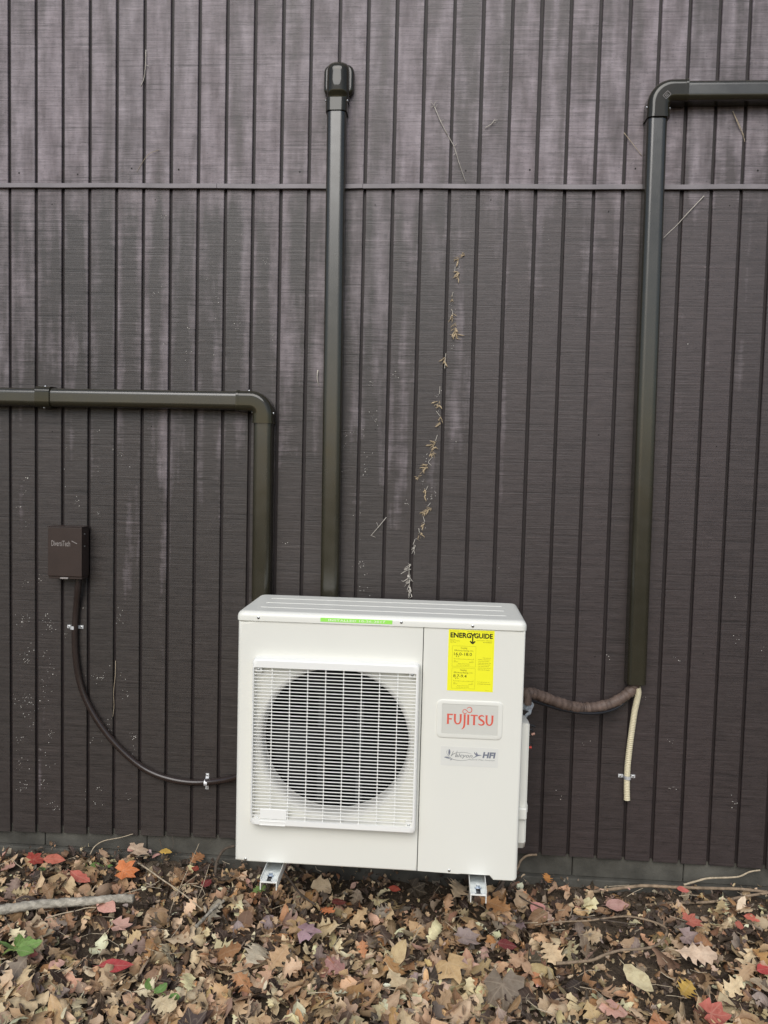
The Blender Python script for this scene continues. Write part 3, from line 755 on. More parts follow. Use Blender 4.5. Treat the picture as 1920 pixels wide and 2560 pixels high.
# second decal: leaf, bird and lettering
hd = MB().box(1.6465, 1.8245, UY0-.0004, UY0+.001, .566, .627).build('decal', M['clear'], ac)
def HP(px, py):   # crop pixels of the decal -> panel coordinates (upright)
    p = at(1090+px/9.217, 1860+py/9.217, UY0); return (p.x, p.z)
y1_ = UY0-.0008
text_mb('alcyon', *[HP(440, 300)[0], HP(842, 300)[0]], HP(600, 332)[1], HP(520, 215)[1], y1_, .012, .25).build('lettering', M['grey_line'], hd, fix=False)
hl = MB()
for pts_, w_ in (([(345, 280), (375, 220), (402, 155)], [.0013, .0017, .0013]), ([(440, 300), (465, 230), (490, 155)], [.0013, .0017, .0013]),
                 ([(345, 275), (400, 228), (480, 200), (600, 190), (720, 200), (825, 232)], [.0016, .002, .0013, .0011, .001, .0004]),
                 ([(330, 320), (420, 358), (560, 378), (680, 372), (760, 355)], [.0018, .0015, .0011, .001, .001])):
    ribbon(hl, [HP(*p) for p in pts_], w_, y1_-.0001)
hl.build('oval_line', M['grey_line'], hd, fix=False)
def printed(name, strokes):
    e_ = MB()
    for k, (pts_, w_) in enumerate(strokes): ribbon(e_, [HP(*p) for p in pts_], w_, y1_-.0002-.0001*k)
    e_.build(name, M['grey_print'], hd, fix=False)
printed('printed_leaf', [(((300, 110), (308, 150), (306, 205), (298, 268)), [.0003, .0052, .0062, .0003]), (((262, 125), (246, 180), (262, 235), (298, 272)), [.0005, .0008, .0007, .0006])])
printed('printed_leaf', [(((185, 300), (240, 308), (290, 318), (345, 325)), [.0003, .0042, .0045, .0004]), (((205, 285), (260, 275), (310, 290), (345, 320)), [.0005, .0008, .0007, .0006])])
printed('printed_leaf', [(((315, 365), (345, 358), (372, 345)), [.0004, .0028, .0004])])
printed('printed_bird', [(((830, 335), (890, 300), (940, 270), (985, 258), (1050, 262)), [.0006, .0016, .0042, .0036, .0003]), (((880, 182), (900, 222), (945, 268)), [.0004, .0040, .0022]), (((932, 178), (940, 222), (965, 266)), [.0004, .0042, .0022])])
text_mb('HFI', HP(1080, 0)[0], HP(1385, 0)[0], HP(1230, 328)[1], HP(1230, 190)[1], y1_, .045, .15).build('lettering', M['grey_print'], hd, fix=False)
text_mb('Hybrid Flex Inverter', HP(770, 0)[0], HP(1372, 0)[0], HP(1070, 392)[1], HP(1070, 352)[1], y1_, .012, .2, spacing=1.25).build('lettering', M['grey_line'], hd, fix=False)

# yellow energy label
LX0, LX1, LZ0, LZ1 = 1.6595, 1.8010, 0.8043, 0.9965
el = MB().box(LX0, LX1, UY0-.0005, UY0+.001, LZ0, LZ1).build('energy_label', M['yellow'], ac)
ly = UY0-.0009; LW, LH = LX1-LX0, LZ1-LZ0
def lx(u): return LX0+u*LW          # u, v: share of the label from its left and top edge
def lz(v): return LZ1-v*LH
def put(body, u0, u1, v0, v1, mat='fine_ink', bold=0.0, shear=0, y=ly, spacing=1.0):
    text_mb(body, lx(u0), lx(u1), lz(v1), lz(v0), y, bold, shear, spacing=spacing).build('lettering', M[mat], el, fix=False)
put('ENERG', .040, .495, .047, .132, 'ink', .035)
put('GUIDE', .560, .962, .047, .132, 'ink', .035)
ar = MB()
def lb(u0, u1, v0, v1, y=ly): ar.add([(lx(u0), y, lz(v0)), (lx(u1), y, lz(v0)), (lx(u1), y, lz(v1)), (lx(u0), y, lz(v1))], [(0, 3, 2, 1)])
lb(.515, .541, .085, .200, ly-.0001)
ribbon(ar, [(lx(.486), lz(.047)), (lx(.528), lz(.092))], [.0036, .0036], ly, 1); ribbon(ar, [(lx(.570), lz(.047)), (lx(.528), lz(.092))], [.0036, .0036], ly-.00005, 1)
ribbon(ar, [(lx(.474), lz(.180)), (lx(.528), lz(.221))], [.0042, .0042], ly-.00015, 1); ribbon(ar, [(lx(.582), lz(.180)), (lx(.528), lz(.221))], [.0042, .0042], ly-.0002, 1)
ar.build('arrow', M['ink'], el, fix=False)
put('U.S. Government', .03, .23, .018, .030); put('Federal law prohibits removal of this label before consumer purchase.', .40, .97, .018, .030)
put('Split System', .035, .15, .155, .168); put('Cooling and Heating', .035, .245, .177, .192); put('Heat Pump', .035, .165, .200, .213, bold=.02)
put('FUJITSU GENERAL AMERICA, INC.', .615, .955, .160, .174); put('Air Conditioner', .755, .955, .186, .200, bold=.02)
ln = MB()
def frame_(u0, u1, v0, v1, w=.0004):
    a, b, c, d = lx(u0), lx(u1), lz(v1), lz(v0)
    for q in (((a,d),(b,d)), ((b,d),(b,c)), ((b,c),(a,c)), ((a,c),(a,d))): ribbon(ln, q, [w, w], ly, 1)
def scale_(v, u0=.135, u1=.565):
    ribbon(ln, [(lx(u0), lz(v)), (lx(u1), lz(v))], [.0005, .0005], ly-.0001, 1)
    for k in range(5):
        u = u0+(u1-u0)*k/4; d = .018 if k in (0, 4) else .010
        ribbon(ln, [(lx(u), lz(v-d)), (lx(u), lz(v+.006))], [.0005, .0005], ly-.0002, 1)
frame_(.095, .605, .265, .600); frame_(.095, .605, .625, .960)
scale_(.478); scale_(.838)
for v in (.432, .790):
    for u in (.185, .232): ln.add([(lx(u-.014), ly, lz(v)), (lx(u+.014), ly, lz(v)), (lx(u), ly, lz(v+.016))], [(0, 2, 1)])
ln.build('printed_line', M['fine_ink'], el, fix=False)
for k, (nm, r1, v) in enumerate((('Cooling', '16.0-18.0', 0), ('Heating', '8.7-9.4', .360))):
    put(nm, .275, .415, .283+v, .318+v); put('Efficiency Rating', .140, .455, .325+v, .358+v); put('(SEER)' if k == 0 else '(HSPF)', .472, .552, .333+v, .349+v)
    put(r1, .130, .520 if k == 0 else .420, .372+v, .420+v, 'ink', .0)
    put('Least', .135, .175, .500+v, .510+v); put('Efficient', .135, .225, .520+v, .531+v); put('Most', .520, .560, .500+v, .510+v); put('Efficient', .470, .565, .520+v, .531+v)
    put('Range of Similar Models', .225, .475, .548+v, .561+v); put('Central Heat Pumps, Split System', .190, .475, .572+v, .584+v)
for j, tx in enumerate(("This system's", 'efficiency ratings depend', 'on the coil your contractor', 'installs with this unit. The', 'heating efficiency rating', 'varies slightly in different', 'geographic regions. Ask your', 'contractor for details.')):
    put(tx, .66 if j else .76, .94 - .02*(j % 3), .440+.0275*j, .455+.0275*j)
put('For energy cost info, visit', .66, .92, .836, .850); put('productinfo.energy.gov', .66, .945, .866, .880, bold=.02); put('(Part No.)', .84, .95, .975, .983)

# green installation tape
tp = MB().box(1.259, 1.484, UY0-.0052, UY0-.003, 1.0062, 1.0183).build('date_tape', M['green_tape'], ac)
text_mb('INSTALLED 10-26-2017', 1.284, 1.462, 1.0085, 1.0155, UY0-.0056, .02, spacing=1.1).build('lettering', M['white_ink'], tp, fix=False)

# valve cover on the right side with its nub, valve and loose wires
vc = MB()
pts = [(-.40, .300), (-.38, .2735), (-.345, .2625), (-.20, .2625), (-.20, .640), (-.25, .672), (-.36, .690), (-.40, .690)]
n = len(pts)
lo = [(UX1-.0005, 1.0), (UX1+.024, 1.0), (UX1+.030, .965)]
yc = -.30; zc = .48
for x_, k in lo: vc.v += [Vector((x_, yc+(a-yc)*k, zc+(b-zc)*(1-(1-k)*.5))) for a, b in pts]
for i in range(2):
    for j in range(n): vc.f.append((i*n+j, i*n+(j+1) % n, (i+1)*n+(j+1) % n, (i+1)*n+j))
vc.f.append(tuple(2*n+j for j in range(n))); vc.f.append(tuple(range(n)))
vco = vc.build('valve_cover', M['white'], ac, 30)
MB().rbox(UX1+.0305, UX1+.0385, -.36, -.33, .382, .408, .003, 2).build('cover_handle', M['white'], vco, 40)
MB().rbox(UX1+.0005, UX1+.030, -.415, -.399, .380, .420, .006, 3).build('cover_handle', M['white'], vco, 40)
vp = MB().rbox(UX1-.001, UX1+.024, -.195, -.165, .52, .70, .002, 1).build('valve_plate', M['white'], ac)
wp = lambda a, b, Y=-.22: at(1290+a/5.03, 1680+b/5.03, Y)
def wire(pts_, r, mat, Y=-.22, name='wire_end'):
    MB().tube(spline([wp(a, b, Y) for a, b in pts_], 4), r, 8).build(name, M[mat], ac, 60)
p0 = wp(100, 450); 
cpm = MB(); a = wp(128, 428); b = wp(182, 492)
cpm.tube([a, a+(b-a)*.35, a+(b-a)*.36, b, b+(b-a)*.04], [.0135, .0135, .0195, .0185, .013], 18)
# hanging grey cap, axis mostly towards the viewer
cpm = MB(); c0 = wp(165, 455, -.21)
ax = Vector((.25, -.8, -.45)).normalized()
cpm.tube([c0+ax*.018*k-ax*.018 for k in (0, .2, .55, .56, 1.1, 1.25)], [.0165, .0195, .0205, .0140, .0130, .0095], 20)
cpm.build('valve_cap', M['cap_grey'], ac, 40)
MB().tube(spline([wp(175, 480, -.232), wp(172, 515, -.230), wp(140, 535, -.225), wp(124, 560, -.22)], 4), .0055, 8).build('cap_strap', M['cap_grey'], ac, 60)
MB().tube(spline([wp(112, 215), wp(140, 290), wp(150, 345), wp(150, 410)], 4), .0125, 12).build('valve_stub', M['tape_wrap'], ac, 60)
wire([(105, 668), (150, 660), (190, 668), (240, 688)], .0035, 'cable'); wire([(125, 735), (180, 722), (215, 745)], .0030, 'cable')
wire([(105, 805), (150, 805), (205, 790)], .0035, 'cable'); wire([(198, 790), (212, 780), (236, 776)], .0042, 'wire_tan')
wire([(100, 950), (140, 952), (178, 950)], .0040, 'cable'); wire([(165, 950), (180, 948), (196, 946)], .0042, 'wire_red'); wire([(140, 945), (165, 900), (195, 895), (208, 930)], .0016, 'cable')

# ------------------------------------------------------------------ wall brackets: U-channel arms with bolted zinc feet
def bracket(x0, x1, yf, label):
    b = thing('wall_bracket', ((x0+x1)/2, -.01, .17), label, 'bracket', 'wall brackets under the condenser')
    arm = MB(); t = .0028
    arm.box(x0, x1, yf-.004, -.0125, .1995, .2020)                        # top plate
    arm.box(x0, x0+t, yf-.004, -.0125, .1770, .1992); arm.box(x1-t, x1, yf-.004, -.0125, .1770, .1992)
    arm.build('arm', M['bracket'], b)
    MB().rbox(x0-.004, x1+.004, -.012, -.0015, .13, .60, .002, 1).build('upright', M['bracket'], b)
    ft = MB(); xm = (x0+x1)/2; z = .2028; zt = z+.0028
    # foot plate with an open slot at the front, folded edges
    ya = yf+.003; yb = ya+.030; sl_ = .0068
    ft.box(x0+.001, xm-sl_, ya, yb, z, zt); ft.box(xm+sl_, x1-.001, ya, yb, z, zt); ft.box(x0+.001, x1-.001, yb+.0001, UY1, z, zt)
    fo = ft.build('foot_plate', M['zinc'], b)
    ed_ = MB(); ed_.rbox(x0-.0014, x0+.0008, ya+.002, -.14, z-.001, zt+.0055, .0008, 1); ed_.rbox(x1-.0008, x1+.0014, ya+.002, -.14, z-.001, zt+.0055, .0008, 1)
    ed_.build('edge_flange', M['bracket'], b)
    MB().box(xm-sl_-.004, xm+sl_+.004, ya-.001, yb, .20225, .2027).build('slot_sheet', M['cable'], b)  # thin black sheet under the open slot
    yc_ = yb+.001
    MB().tube([(xm, yc_, zt), (xm, yc_, zt+.0025), (xm, yc_, zt+.003)], [.0115, .0115, .0110], 18).build('washer', M['zinc'], b, 40)
    MB().cyl((xm, yc_, zt+.003), (xm, yc_, zt+.0095), .0075, 6, .0068).build('bolt_head', M['zinc'], b)
bracket(1.0985, 1.1515, -.5465, 'white bracket arm with zinc foot plate under the fan side of the condenser')
bracket(1.7475, 1.7965, -.5475, 'white bracket arm with zinc foot plate in the notch under the yellow label side')

# ------------------------------------------------------------------ disconnect box, conduit, straps
bx = thing('disconnect_box', (.246, 0, 1.045), 'brown metal electrical disconnect box with embossed name and chevron', 'electrical box')
BX0, BX1, BZ0, BZ1 = .1812, .3105, 1.0485, 1.2405
MB().rbox(BX0+.004, BX1-.003, -.052, -.001, BZ0+.006, BZ1-.004, .002, 1).build('back_box', M['box'], bx)
cv = MB().rbox(BX0, BX1, -.071, -.010, BZ0+.010, BZ1, .0022, 2).build('cover', M['box'], bx, 40)
MB().rbox(BX0+.001, BX1-.001, -.066, -.012, BZ0, BZ0+.0095, .0015, 1).build('bottom_lip', M['box'], bx)
MB().rbox(BX0+.048, BX0+.078, -.0745, -.0665, BZ0+.0005, BZ0+.0065, .001, 1).build('hasp', M['emboss'], cv)
MB().rbox(BX0-.001, BX1+.001, -.0725, -.004, BZ1+.0004, BZ1+.0034, .001, 1).build('top_hood', M['box'], bx)
cq = lambda a, b: at(80+a/3.072, 1280+b/3.072, -.0712)
pa, pb = cq(150, 258), cq(293, 225)
text_mb('DiversiTech', pa.x, pb.x, cq(220, 262).z, cq(220, 220).z, -.0716, .0).build('lettering', M['emboss'], cv, fix=False)
cvr = MB(); q = [cq(*p) for p in ((304, 222), (346, 244), (288, 280))]
ribbon(cvr, [(q[0].x, q[0].z), (q[1].x, q[1].z)], [.0026, .0026], -.0717, 1)
cvr.build('chevron', M['emboss'], cv, fix=False)
cvr = MB(); ribbon(cvr, [(q[1].x, q[1].z), (q[2].x, q[2].z)], [.0022, .0022], -.0716, 1); cvr.build('chevron', M['box'], cv, fix=False)
for zz in (1.215, 1.170): MB().cyl((BX1-.001, -.045, zz), (BX1+.0016, -.045, zz), .003, 8).build('side_screw', M['screw'], bx)

wpts = [(362, 490), (352, 600), (340, 740), (331, 880), (330, 1010), (340, 1150), (366, 1300), (410, 1430), (478, 1560), (578, 1705), (700, 1840), (830, 1950), (950, 2015), (1080, 2055), (1210, 2075), (1330, 2075), (1450, 2062), (1557, 2040), (1700, 1990)]
path = []
for k, (a, b) in enumerate(wpts):
    Y = -.030 if k < 2 else (-.0155 if k < 16 else (-.022, -.04, -.08)[k-16])
    path.append(at(80+a/3.072, 1280+b/3.072, Y))
wp_ = spline(path, 26)
def ribbed(i): return .0118 + (.00035 if i % 2 else 0)
wh = MB().tube(wp_, ribbed, 12).build('conduit', M['whip'], None, 180, 'dark brown flexible conduit looping from the brown box down to the condenser', 'conduit')
def strap(c, ax, r, label):
    """two-hole strap: half ring over a tube with flat ears; ax = direction the ears point to"""
    ax = Vector(ax).normalized(); out = Vector((0, -1, 0)); along = ax.cross(out)
    mb = MB(); w = .0062; sec = [(-r-.019, .0008), (-r-.0035, .0008), (-r-.001, .004)]
    sec += [(-(r+.001)*math.cos(math.pi*k/8), .0135+(r+.001)*math.sin(math.pi*k/8)) for k in range(9)]
    sec += [(r+.001, .004), (r+.0035, .0008), (r+.019, .0008)]
    for a_, d_ in sec:
        for s_ in (-1, 1):
            mb.v.append(Vector(c)+ax*a_+out*(d_)+along*(w*s_)); mb.v.append(Vector(c)+ax*a_+out*(d_+.0014)+along*(w*s_))
    for i in range(len(sec)-1):
        a = 4*i; b = a+4
        mb.f += [(a, a+2, b+2, b), (a+1, b+1, b+3, a+3), (a, b, b+1, a+1), (a+2, a+3, b+3, b+2)]
    mb.f += [(0, 1, 3, 2), tuple(4*(len(sec)-1)+k for k in (0, 2, 3, 1))]
    s = thing('pipe_strap', Vector(c), label, 'strap', 'two-hole pipe straps')
    mb.build('band', M['galv'], s, 50)
    for e in (-1, 1):
        p = Vector(c)+ax*e*(r+.0115)+out*.0022
        MB().tube([p, p+out*.002, p+out*.003], [.0038, .0036, .002], 8).build('screw', M['screw'], s, 40)
p = at(80+335/3.072, 1280+880/3.072); strap((p.x, -.0005, p.z), (1, 0, 0), .0122, 'zinc pipe strap on the brown conduit just below the box')
p = at(80+1347/3.072, 1280+2066/3.072); strap((p.x, -.0005, p.z), (.03, 0, 1), .0122, 'zinc pipe strap on the brown conduit beside the condenser')
p = at(1260+1270/4.1475, 1660+1158/4.1475); strap((p.x, -.0005, p.z), (1, 0, 0), .0116, 'zinc pipe strap holding the cream drain hose')

# insulated line set, black cable, drain hose
c6 = lambda a, b, Y: at(1260+a/4.1475, 1660+b/4.1475, Y)
ip = [(150, 320, -.20), (235, 302, -.19), (310, 308, -.175), (400, 338, -.155), (520, 385, -.13), (650, 428, -.105), (750, 450, -.088), (830, 458, -.075), (930, 450, -.062), (1050, 428, -.05), (1150, 392, -.042), (1245, 335, -.036), (1320, 270, -.032), (1355, 200, -.031), (1362, 120, -.031)]
path = spline([c6(*q) for q in ip], 12)
nn = len(path)
def wrapped(i):
    f = (i % 9)/9; r = .0185 + .0014*f + .0010*math.sin(i*.37) + .0007*math.sin(i*1.13+1)
    if abs(i-7*12-1) <= 1: r = .0150
    return r
ibm = MB().tube(path, wrapped, 14)
lines = ibm.build('insulated_pipe', M['tape_wrap'], None, 60, 'brown tape wrapped refrigerant line sagging from the right duct to the condenser', 'pipe')
ck = [(250, 372, -.20), (330, 395, -.18), (450, 432, -.15), (600, 475, -.12), (740, 500, -.10), (860, 512, -.09), (980, 510, -.08), (1090, 488, -.065), (1180, 450, -.05), (1240, 405, -.04), (1290, 330, -.02), (1300, 240, -.014)]
MB().tube(spline([c6(*q) for q in ck], 6), .0052, 8).build('cable', M['cable'], None, 180, 'black cable hanging just below the wrapped refrigerant line', 'cable')
hp = [(1385, 240, -.040), (1392, 300, -.034), (1378, 380, -.026), (1356, 480, -.018), (1338, 600, -.0155), (1318, 740, -.014), (1298, 900, -.014), (1282, 1050, -.014), (1276, 1160, -.014), (1273, 1280, -.016), (1275, 1408, -.019)]
path = spline([c6(*q) for q in hp], 24)
nn = len(path)
def corr(i):
    if i > nn-8: return .0112 + (.0006 if i > nn-3 else 0)
    return .0112 if i % 3 else .0098
hs = MB().tube(path, corr, 14, cap=False)
hs.tube(path[-4:-1], .0088, 14)
hs.build('drain_hose', M['hose'], None, 50, 'cream corrugated drain hose hanging cut off below the right duct', 'hose')

# ------------------------------------------------------------------ remains of creepers on the wall
dv = thing('dead_creeper', at(1060, 1480), 'trail of dry tan creeper tufts clinging up the wall above the condenser', 'creeper')
c7 = lambda a, b, Y=-.003: at(900+a/2.3525, 560+b/2.3525, Y)
def tuft(cx_, cy_, size, n, dirn):
    mb = MB(); c0_ = c7(cx_, cy_, -.002); dd = R(dirn); nsub = random.choice((2, 3, 3))
    for _ in range(n+3):
        sub = random.randrange(nsub); c = c0_+Vector((math.cos(dd), 0, math.sin(dd)))*size*.55*(sub-.8)+Vector((random.gauss(0, .0025), 0, random.gauss(0, .003)))
        a = dd+random.gauss(0, .48)+(random.choice((-.7, .7)) if random.random() < .3 else 0); L_ = size*random.choice((.35, .5, .7, 1.0, 1.25)); w = random.uniform(.0005, .0011)*(2.3 if random.random() < .3 else 1)
        d = Vector((math.cos(a), 0, math.sin(a))); s_ = Vector((-d.z, 0, d.x)); lift = random.uniform(.001, .008); cv_ = random.gauss(0, .22)*L_
        pts_ = [c+Vector((0, -.0010, 0)), c+d*L_*.35+s_*cv_*.5+Vector((0, -lift*.5-.001, 0)), c+d*L_*.7+s_*cv_*.7+Vector((0, -lift-.001, 0)), c+d*L_+s_*cv_*random.uniform(-.4, 1.2)+Vector((0, -lift*.8-.001, 0))]
        ws = [w*.6, w, w*random.uniform(.6, 1.3), w*.2]
        b = len(mb.v)
        for p_, q_ in zip(pts_, ws): mb.v += [p_-s_*q_, p_+s_*q_+Vector((0, .0006, 0)), p_+Vector((0, -q_*.5, 0))]
        for i in range(3):
            for j in range(3): mb.f.append((b+3*i+j, b+3*i+(j+1) % 3, b+3*i+3+(j+1) % 3, b+3*i+3+j))
    mb.build('tuft', M['tuft'] if cy_ < 1850 else M['pale_stem'], dv, fix=False)
for q in ((600, 190, .020, 10, 215), (575, 300, .018, 10, 250), (540, 440, .010, 5, 250), (540, 545, .018, 7, 260), (562, 610, .024, 22, 270), (500, 800, .020, 5, 265),
          (458, 1060, .019, 10, 245), (472, 1150, .016, 9, 260), (440, 1290, .018, 8, 215), (425, 1345, .020, 12, 280), (380, 1435, .020, 13, 220), (345, 1490, .014, 4, 195),
          (385, 1580, .018, 10, 275), (402, 1680, .022, 18, 215), (376, 1765, .012, 6, 250), (355, 1825, .014, 5, 265), (318, 1900, .015, 8, 255), (290, 2010, .018, 8, 230), (287, 2080, .022, 12, 262), (290, 2140, .020, 10, 265)):
    tuft(*q)
sm = MB()
for pts_ in (((560, 250), (557, 285)), ((548, 400), (540, 430)), ((536, 500), (545, 520), (540, 545)), ((505, 760), (498, 850)), ((448, 1100), (470, 1130)), ((455, 1240), (445, 1275)), ((400, 1540), (388, 1565)), ((415, 1640), (398, 1660)), ((372, 1720), (380, 1750)), ((345, 1790), (350, 1815)), ((322, 1860), (312, 1885)), ((420, 1420), (402, 1400), (430, 1370)), ((292, 2000), (288, 2060), (292, 2130), (285, 2200)), ((300, 2030), (270, 2040), (240, 2058)), ((470, 955), (468, 1000))):
    sm.tube(spline([c7(a, b, -.0030) for a, b in pts_], 4), .0011, 5)
sm.build('stem', M['pale_stem'], dv)
def dry_stem(pts_, r, label, mat='pale_stem', twigs=()):
    mb = MB(); P = spline([at(a, b, -.004-.004*math.sin(k*1.9)) for k, (a, b) in enumerate(pts_)], 5)
    mb.tube(P, [r*(1-.5*i/len(P)) for i in range(len(P))], 5)
    for tw in twigs: mb.tube(spline([at(a, b, -.006-.002*k) for k, (a, b) in enumerate(tw)], 3), r*.5, 4)
    mb.build('dry_stem', M[mat], None, 180, label, 'stem')
c8 = lambda a, b: (1000+a/1.803, b/1.803)
dry_stem([c8(155, 480), c8(180, 540), c8(215, 610), c8(243, 660), c8(268, 740), c8(297, 822)], .0017, 'thin dry weed stem with a seed head slanting down to the flashing', 'pale_stem',
         [[c8(155, 480), c8(145, 465), c8(138, 452)], [c8(155, 480), c8(158, 462), c8(170, 455)], [c8(152, 478), c8(138, 484)], [c8(160, 485), c8(168, 470)], [c8(182, 545), c8(196, 540)], [c8(215, 608), c8(205, 588)], [c8(243, 660), c8(256, 648)], [c8(250, 690), c8(242, 700)]])
dry_stem([c8(385, 576), c8(410, 560), c8(428, 538)], .0016, 'short forked dry sprig on the upper boards between the cap and right duct', 'pale_stem', [[c8(415, 556), c8(432, 552)], [c8(424, 545), c8(440, 540)]])
dry_stem([(1760, 490), (1722, 530), (1692, 563), (1676, 578), (1658, 596)], .0018, 'pale straw stalk slanting below the flashing beside the right duct')
dry_stem([(1832, 278), (1846, 312), (1858, 340), (1862, 355)], .0016, 'tan pine needle bundle hanging below the horizontal run of the right duct', 'straw', [[(1834, 282), (1850, 315), (1860, 340)]])
dry_stem([(1560, 332), (1582, 360), (1605, 390)], .0013, 'thin dry stalk slanting into the left edge of the right duct', 'straw')
dry_stem([(365, 125), (364, 160), (360, 195), (352, 215)], .0019, 'pale stalk stuck across a groove on the upper boards, far left', 'pale_stem', [[(364, 162), (373, 166)]])
dry_stem([(398, 375), (372, 385), (355, 408), (342, 430)], .0010, 'hair thin curved stalk just above the flashing on the left boards', 'straw')
dry_stem([(c7(155, 1725) and (900+155/2.3525, 560+1725/2.3525)), (900+110/2.3525, 560+1780/2.3525), (900+62/2.3525, 560+1835/2.3525)], .0014, 'pale forked stalk low on the boards just right of the centre duct', 'pale_stem',
         [[(900+108/2.3525, 560+1782/2.3525), (900+98/2.3525, 560+1755/2.3525)], [(900+65/2.3525, 560+1832/2.3525), (900+90/2.3525, 560+1842/2.3525)]])
dry_stem([(289, 1652), (288, 1690), (284, 1730), (285, 1765), (282, 1792)], .0013, 'thin dry stalk lying in a groove right of the brown conduit', 'straw')
dry_stem([(795, 925), (793, 945), (797, 965)], .0024, 'short white bark flake stuck beside the centre duct, halfway up', 'pale_stem')

# ------------------------------------------------------------------ leaves
def half(kind, n):
    t = np.linspace(0, 1, n)
    if kind == 'ovate': w = .30*np.sin(np.pi*t**.85)**.9
    elif kind == 'oblong': w = .21*np.sin(np.pi*t**.9)**.7
    elif kind == 'oak':
        k = [.012, .03, .07, .16, .22, .19, .12, .17, .30, .33, .25, .17, .24, .38, .37, .25, .22, .30, .28, .17, .15, .14, .02]
        w = np.interp(t, np.linspace(0, 1, len(k)), k)
    elif kind == 'redoak':
        k = [.012, .03, .06, .20, .27, .14, .11, .18, .37, .30, .16, .13, .22, .40, .28, .15, .13, .22, .20, .09, .07, .01]
        w = np.interp(t, np.linspace(0, 1, len(k)), k)
    elif kind == 'scrap':
        w = .34*np.clip(np.sin(np.pi*(.12+.8*t)), 0, 1)
    return t, np.maximum(w, .006)
def leaf_template(kind, curl, bend, wave, seed, tear=0.0):
    """unit-length leaf: returns vertices, faces, uv"""
    r = np.random.default_rng(seed); V = []; F = []; UV = []
    if kind == 'maple':
        spec = [(-170, .12), (-148, .34), (-126, .34), (-100, .50), (-88, .42), (-70, .36), (-52, .54), (-42, .62), (-30, .44), (-14, .50), (0, .68), (13, .52), (30, .42), (44, .60), (55, .50), (72, .35), (92, .48), (104, .44), (126, .32), (150, .36), (170, .12)]
        V.append((0, 0)); UV.append((0.35, 0)); m_ = len(spec)
        for q in (.5, 1.0):
            for k, (a, d) in enumerate(spec):
                d = d*(1+.10*r.standard_normal())*q; a = R(a+4*r.standard_normal())
                V.append((d*math.cos(a), d*math.sin(a))); UV.append((.35+d*math.cos(a)*.7, (0 if .48 < spec[k][1] and spec[k][0] in (0, -42, 44, -100, 92) else .3)*q))
        for k in range(m_-1):
            F.append((0, 1+k, 2+k)); F.append((1+k, 1+m_+k, 2+m_+k, 2+k))
        V = np.array(V); x = V[:, 0]; y = V[:, 1]
    else:
        n = 23 if kind in ('oak', 'redoak') else 9
        t, w = half(kind, n); js = .34 if kind == 'scrap' else .11; wl = w*(1+js*r.standard_normal(n)); wr = w*(1+js*r.standard_normal(n))
        if kind in ('oak', 'redoak'): wr = np.roll(wr, 1)*np.linspace(1, .95, n)
        spine = .04*np.sin(t*3+r.uniform(0, 6))
        fw = .035 if kind in ('oak', 'redoak') else 0
        for i in range(n):
            pk = 1 if 0 < i < n-1 and w[i] > w[i-1] and w[i] > w[i+1] else 0
            for v, ww in ((-1, wl[i]), (-.5, wl[i]), (0, 0), (.5, wr[i]), (1, wr[i])):
                V.append((t[i]+fw*pk*abs(v)*1.4, spine[i]+v*ww)); UV.append((t[i], v*max(ww, .02)*2.2))
        for i in range(n-1):
            for j in range(4):
                if tear and r.random() < tear and j in (0, 3): continue
                F.append((5*i+j, 5*i+5+j, 5*i+6+j, 5*i+1+j))
        V = np.array(V); x = V[:, 0]-.45; y = V[:, 1]
    z = np.zeros_like(x)
    if abs(curl) > 1e-3:
        rr = .5/curl; y2 = rr*np.sin(y/rr); z = z+rr*(1-np.cos(y/rr)); y = y2
    if abs(bend) > 1e-3:
        rr = .8/bend; a = x/rr; x2 = (rr-z)*np.sin(a); z = rr-(rr-z)*np.cos(a); x = x2
    z = z + wave*(np.sin(x*9+r.uniform(0, 6))*np.cos(y*12+r.uniform(0, 6))*.5 + .25*r.standard_normal(len(x))*.5) + .04*np.abs(y)
    if kind not in ('maple', 'scrap') and r.random() < .8:     # petiole as a thin extra strip
        b = len(x); px_ = np.array([-.45, -.45, -.62, -.62]); py_ = np.array([.008, -.008, .004, -.004]); 
        z0_ = z[2]; x = np.append(x, px_+(x[2]+.45)); y = np.append(y, py_+y[2]); z = np.append(z, np.array([0, 0, .02, .02])+z0_)
        F.append((b, b+1, b+3, b+2)); UV += [(0, 0)]*4
    return np.stack([x, y, z], 1), F, np.array([(u, v, 0) for u, v in UV])
KINDS_ = ['oak', 'redoak', 'ovate', 'maple', 'oblong', 'scrap']
TPL = {}
for ki, k in enumerate(KINDS_):
    TPL[k] = [leaf_template(k, random.choice((-1, 1))*random.uniform(.3, 2.3), random.choice((-1, 1))*random.uniform(.2, 1.7), random.uniform(.03, .09), 100*ki+j, .06 if j % 3 == 0 else 0) for j in range(9)]
    TPL[k] += [leaf_template(k, random.choice((-1, 1))*random.uniform(.1, .55), random.uniform(-.4, .4), random.uniform(.03, .06), 500+100*ki+j) for j in range(4)]
PAL = {'tan': (.52,.35,.195), 'cream': (.72,.565,.36), 'pale': (.61,.45,.28), 'brown': (.27,.16,.088), 'rust': (.46,.245,.11), 'pink': (.52,.33,.25), 'dark': (.070,.048,.035), 'grey': (.30,.24,.18),
       'mauve': (.36,.27,.25), 'red': (.42,.085,.055), 'orange': (.60,.25,.085), 'scarlet': (.52,.15,.105), 'yellow': (.58,.38,.09), 'crimson': (.42,.07,.07), 'green': (.17,.28,.075), 'wine': (.20,.045,.04), 'salmon': (.60,.33,.26)}
def jit(c, s=.16):
    k = 1+random.gauss(0, s); return tuple(min(.75, max(.01, v*k*(1+random.gauss(0, .05)))) for v in c)
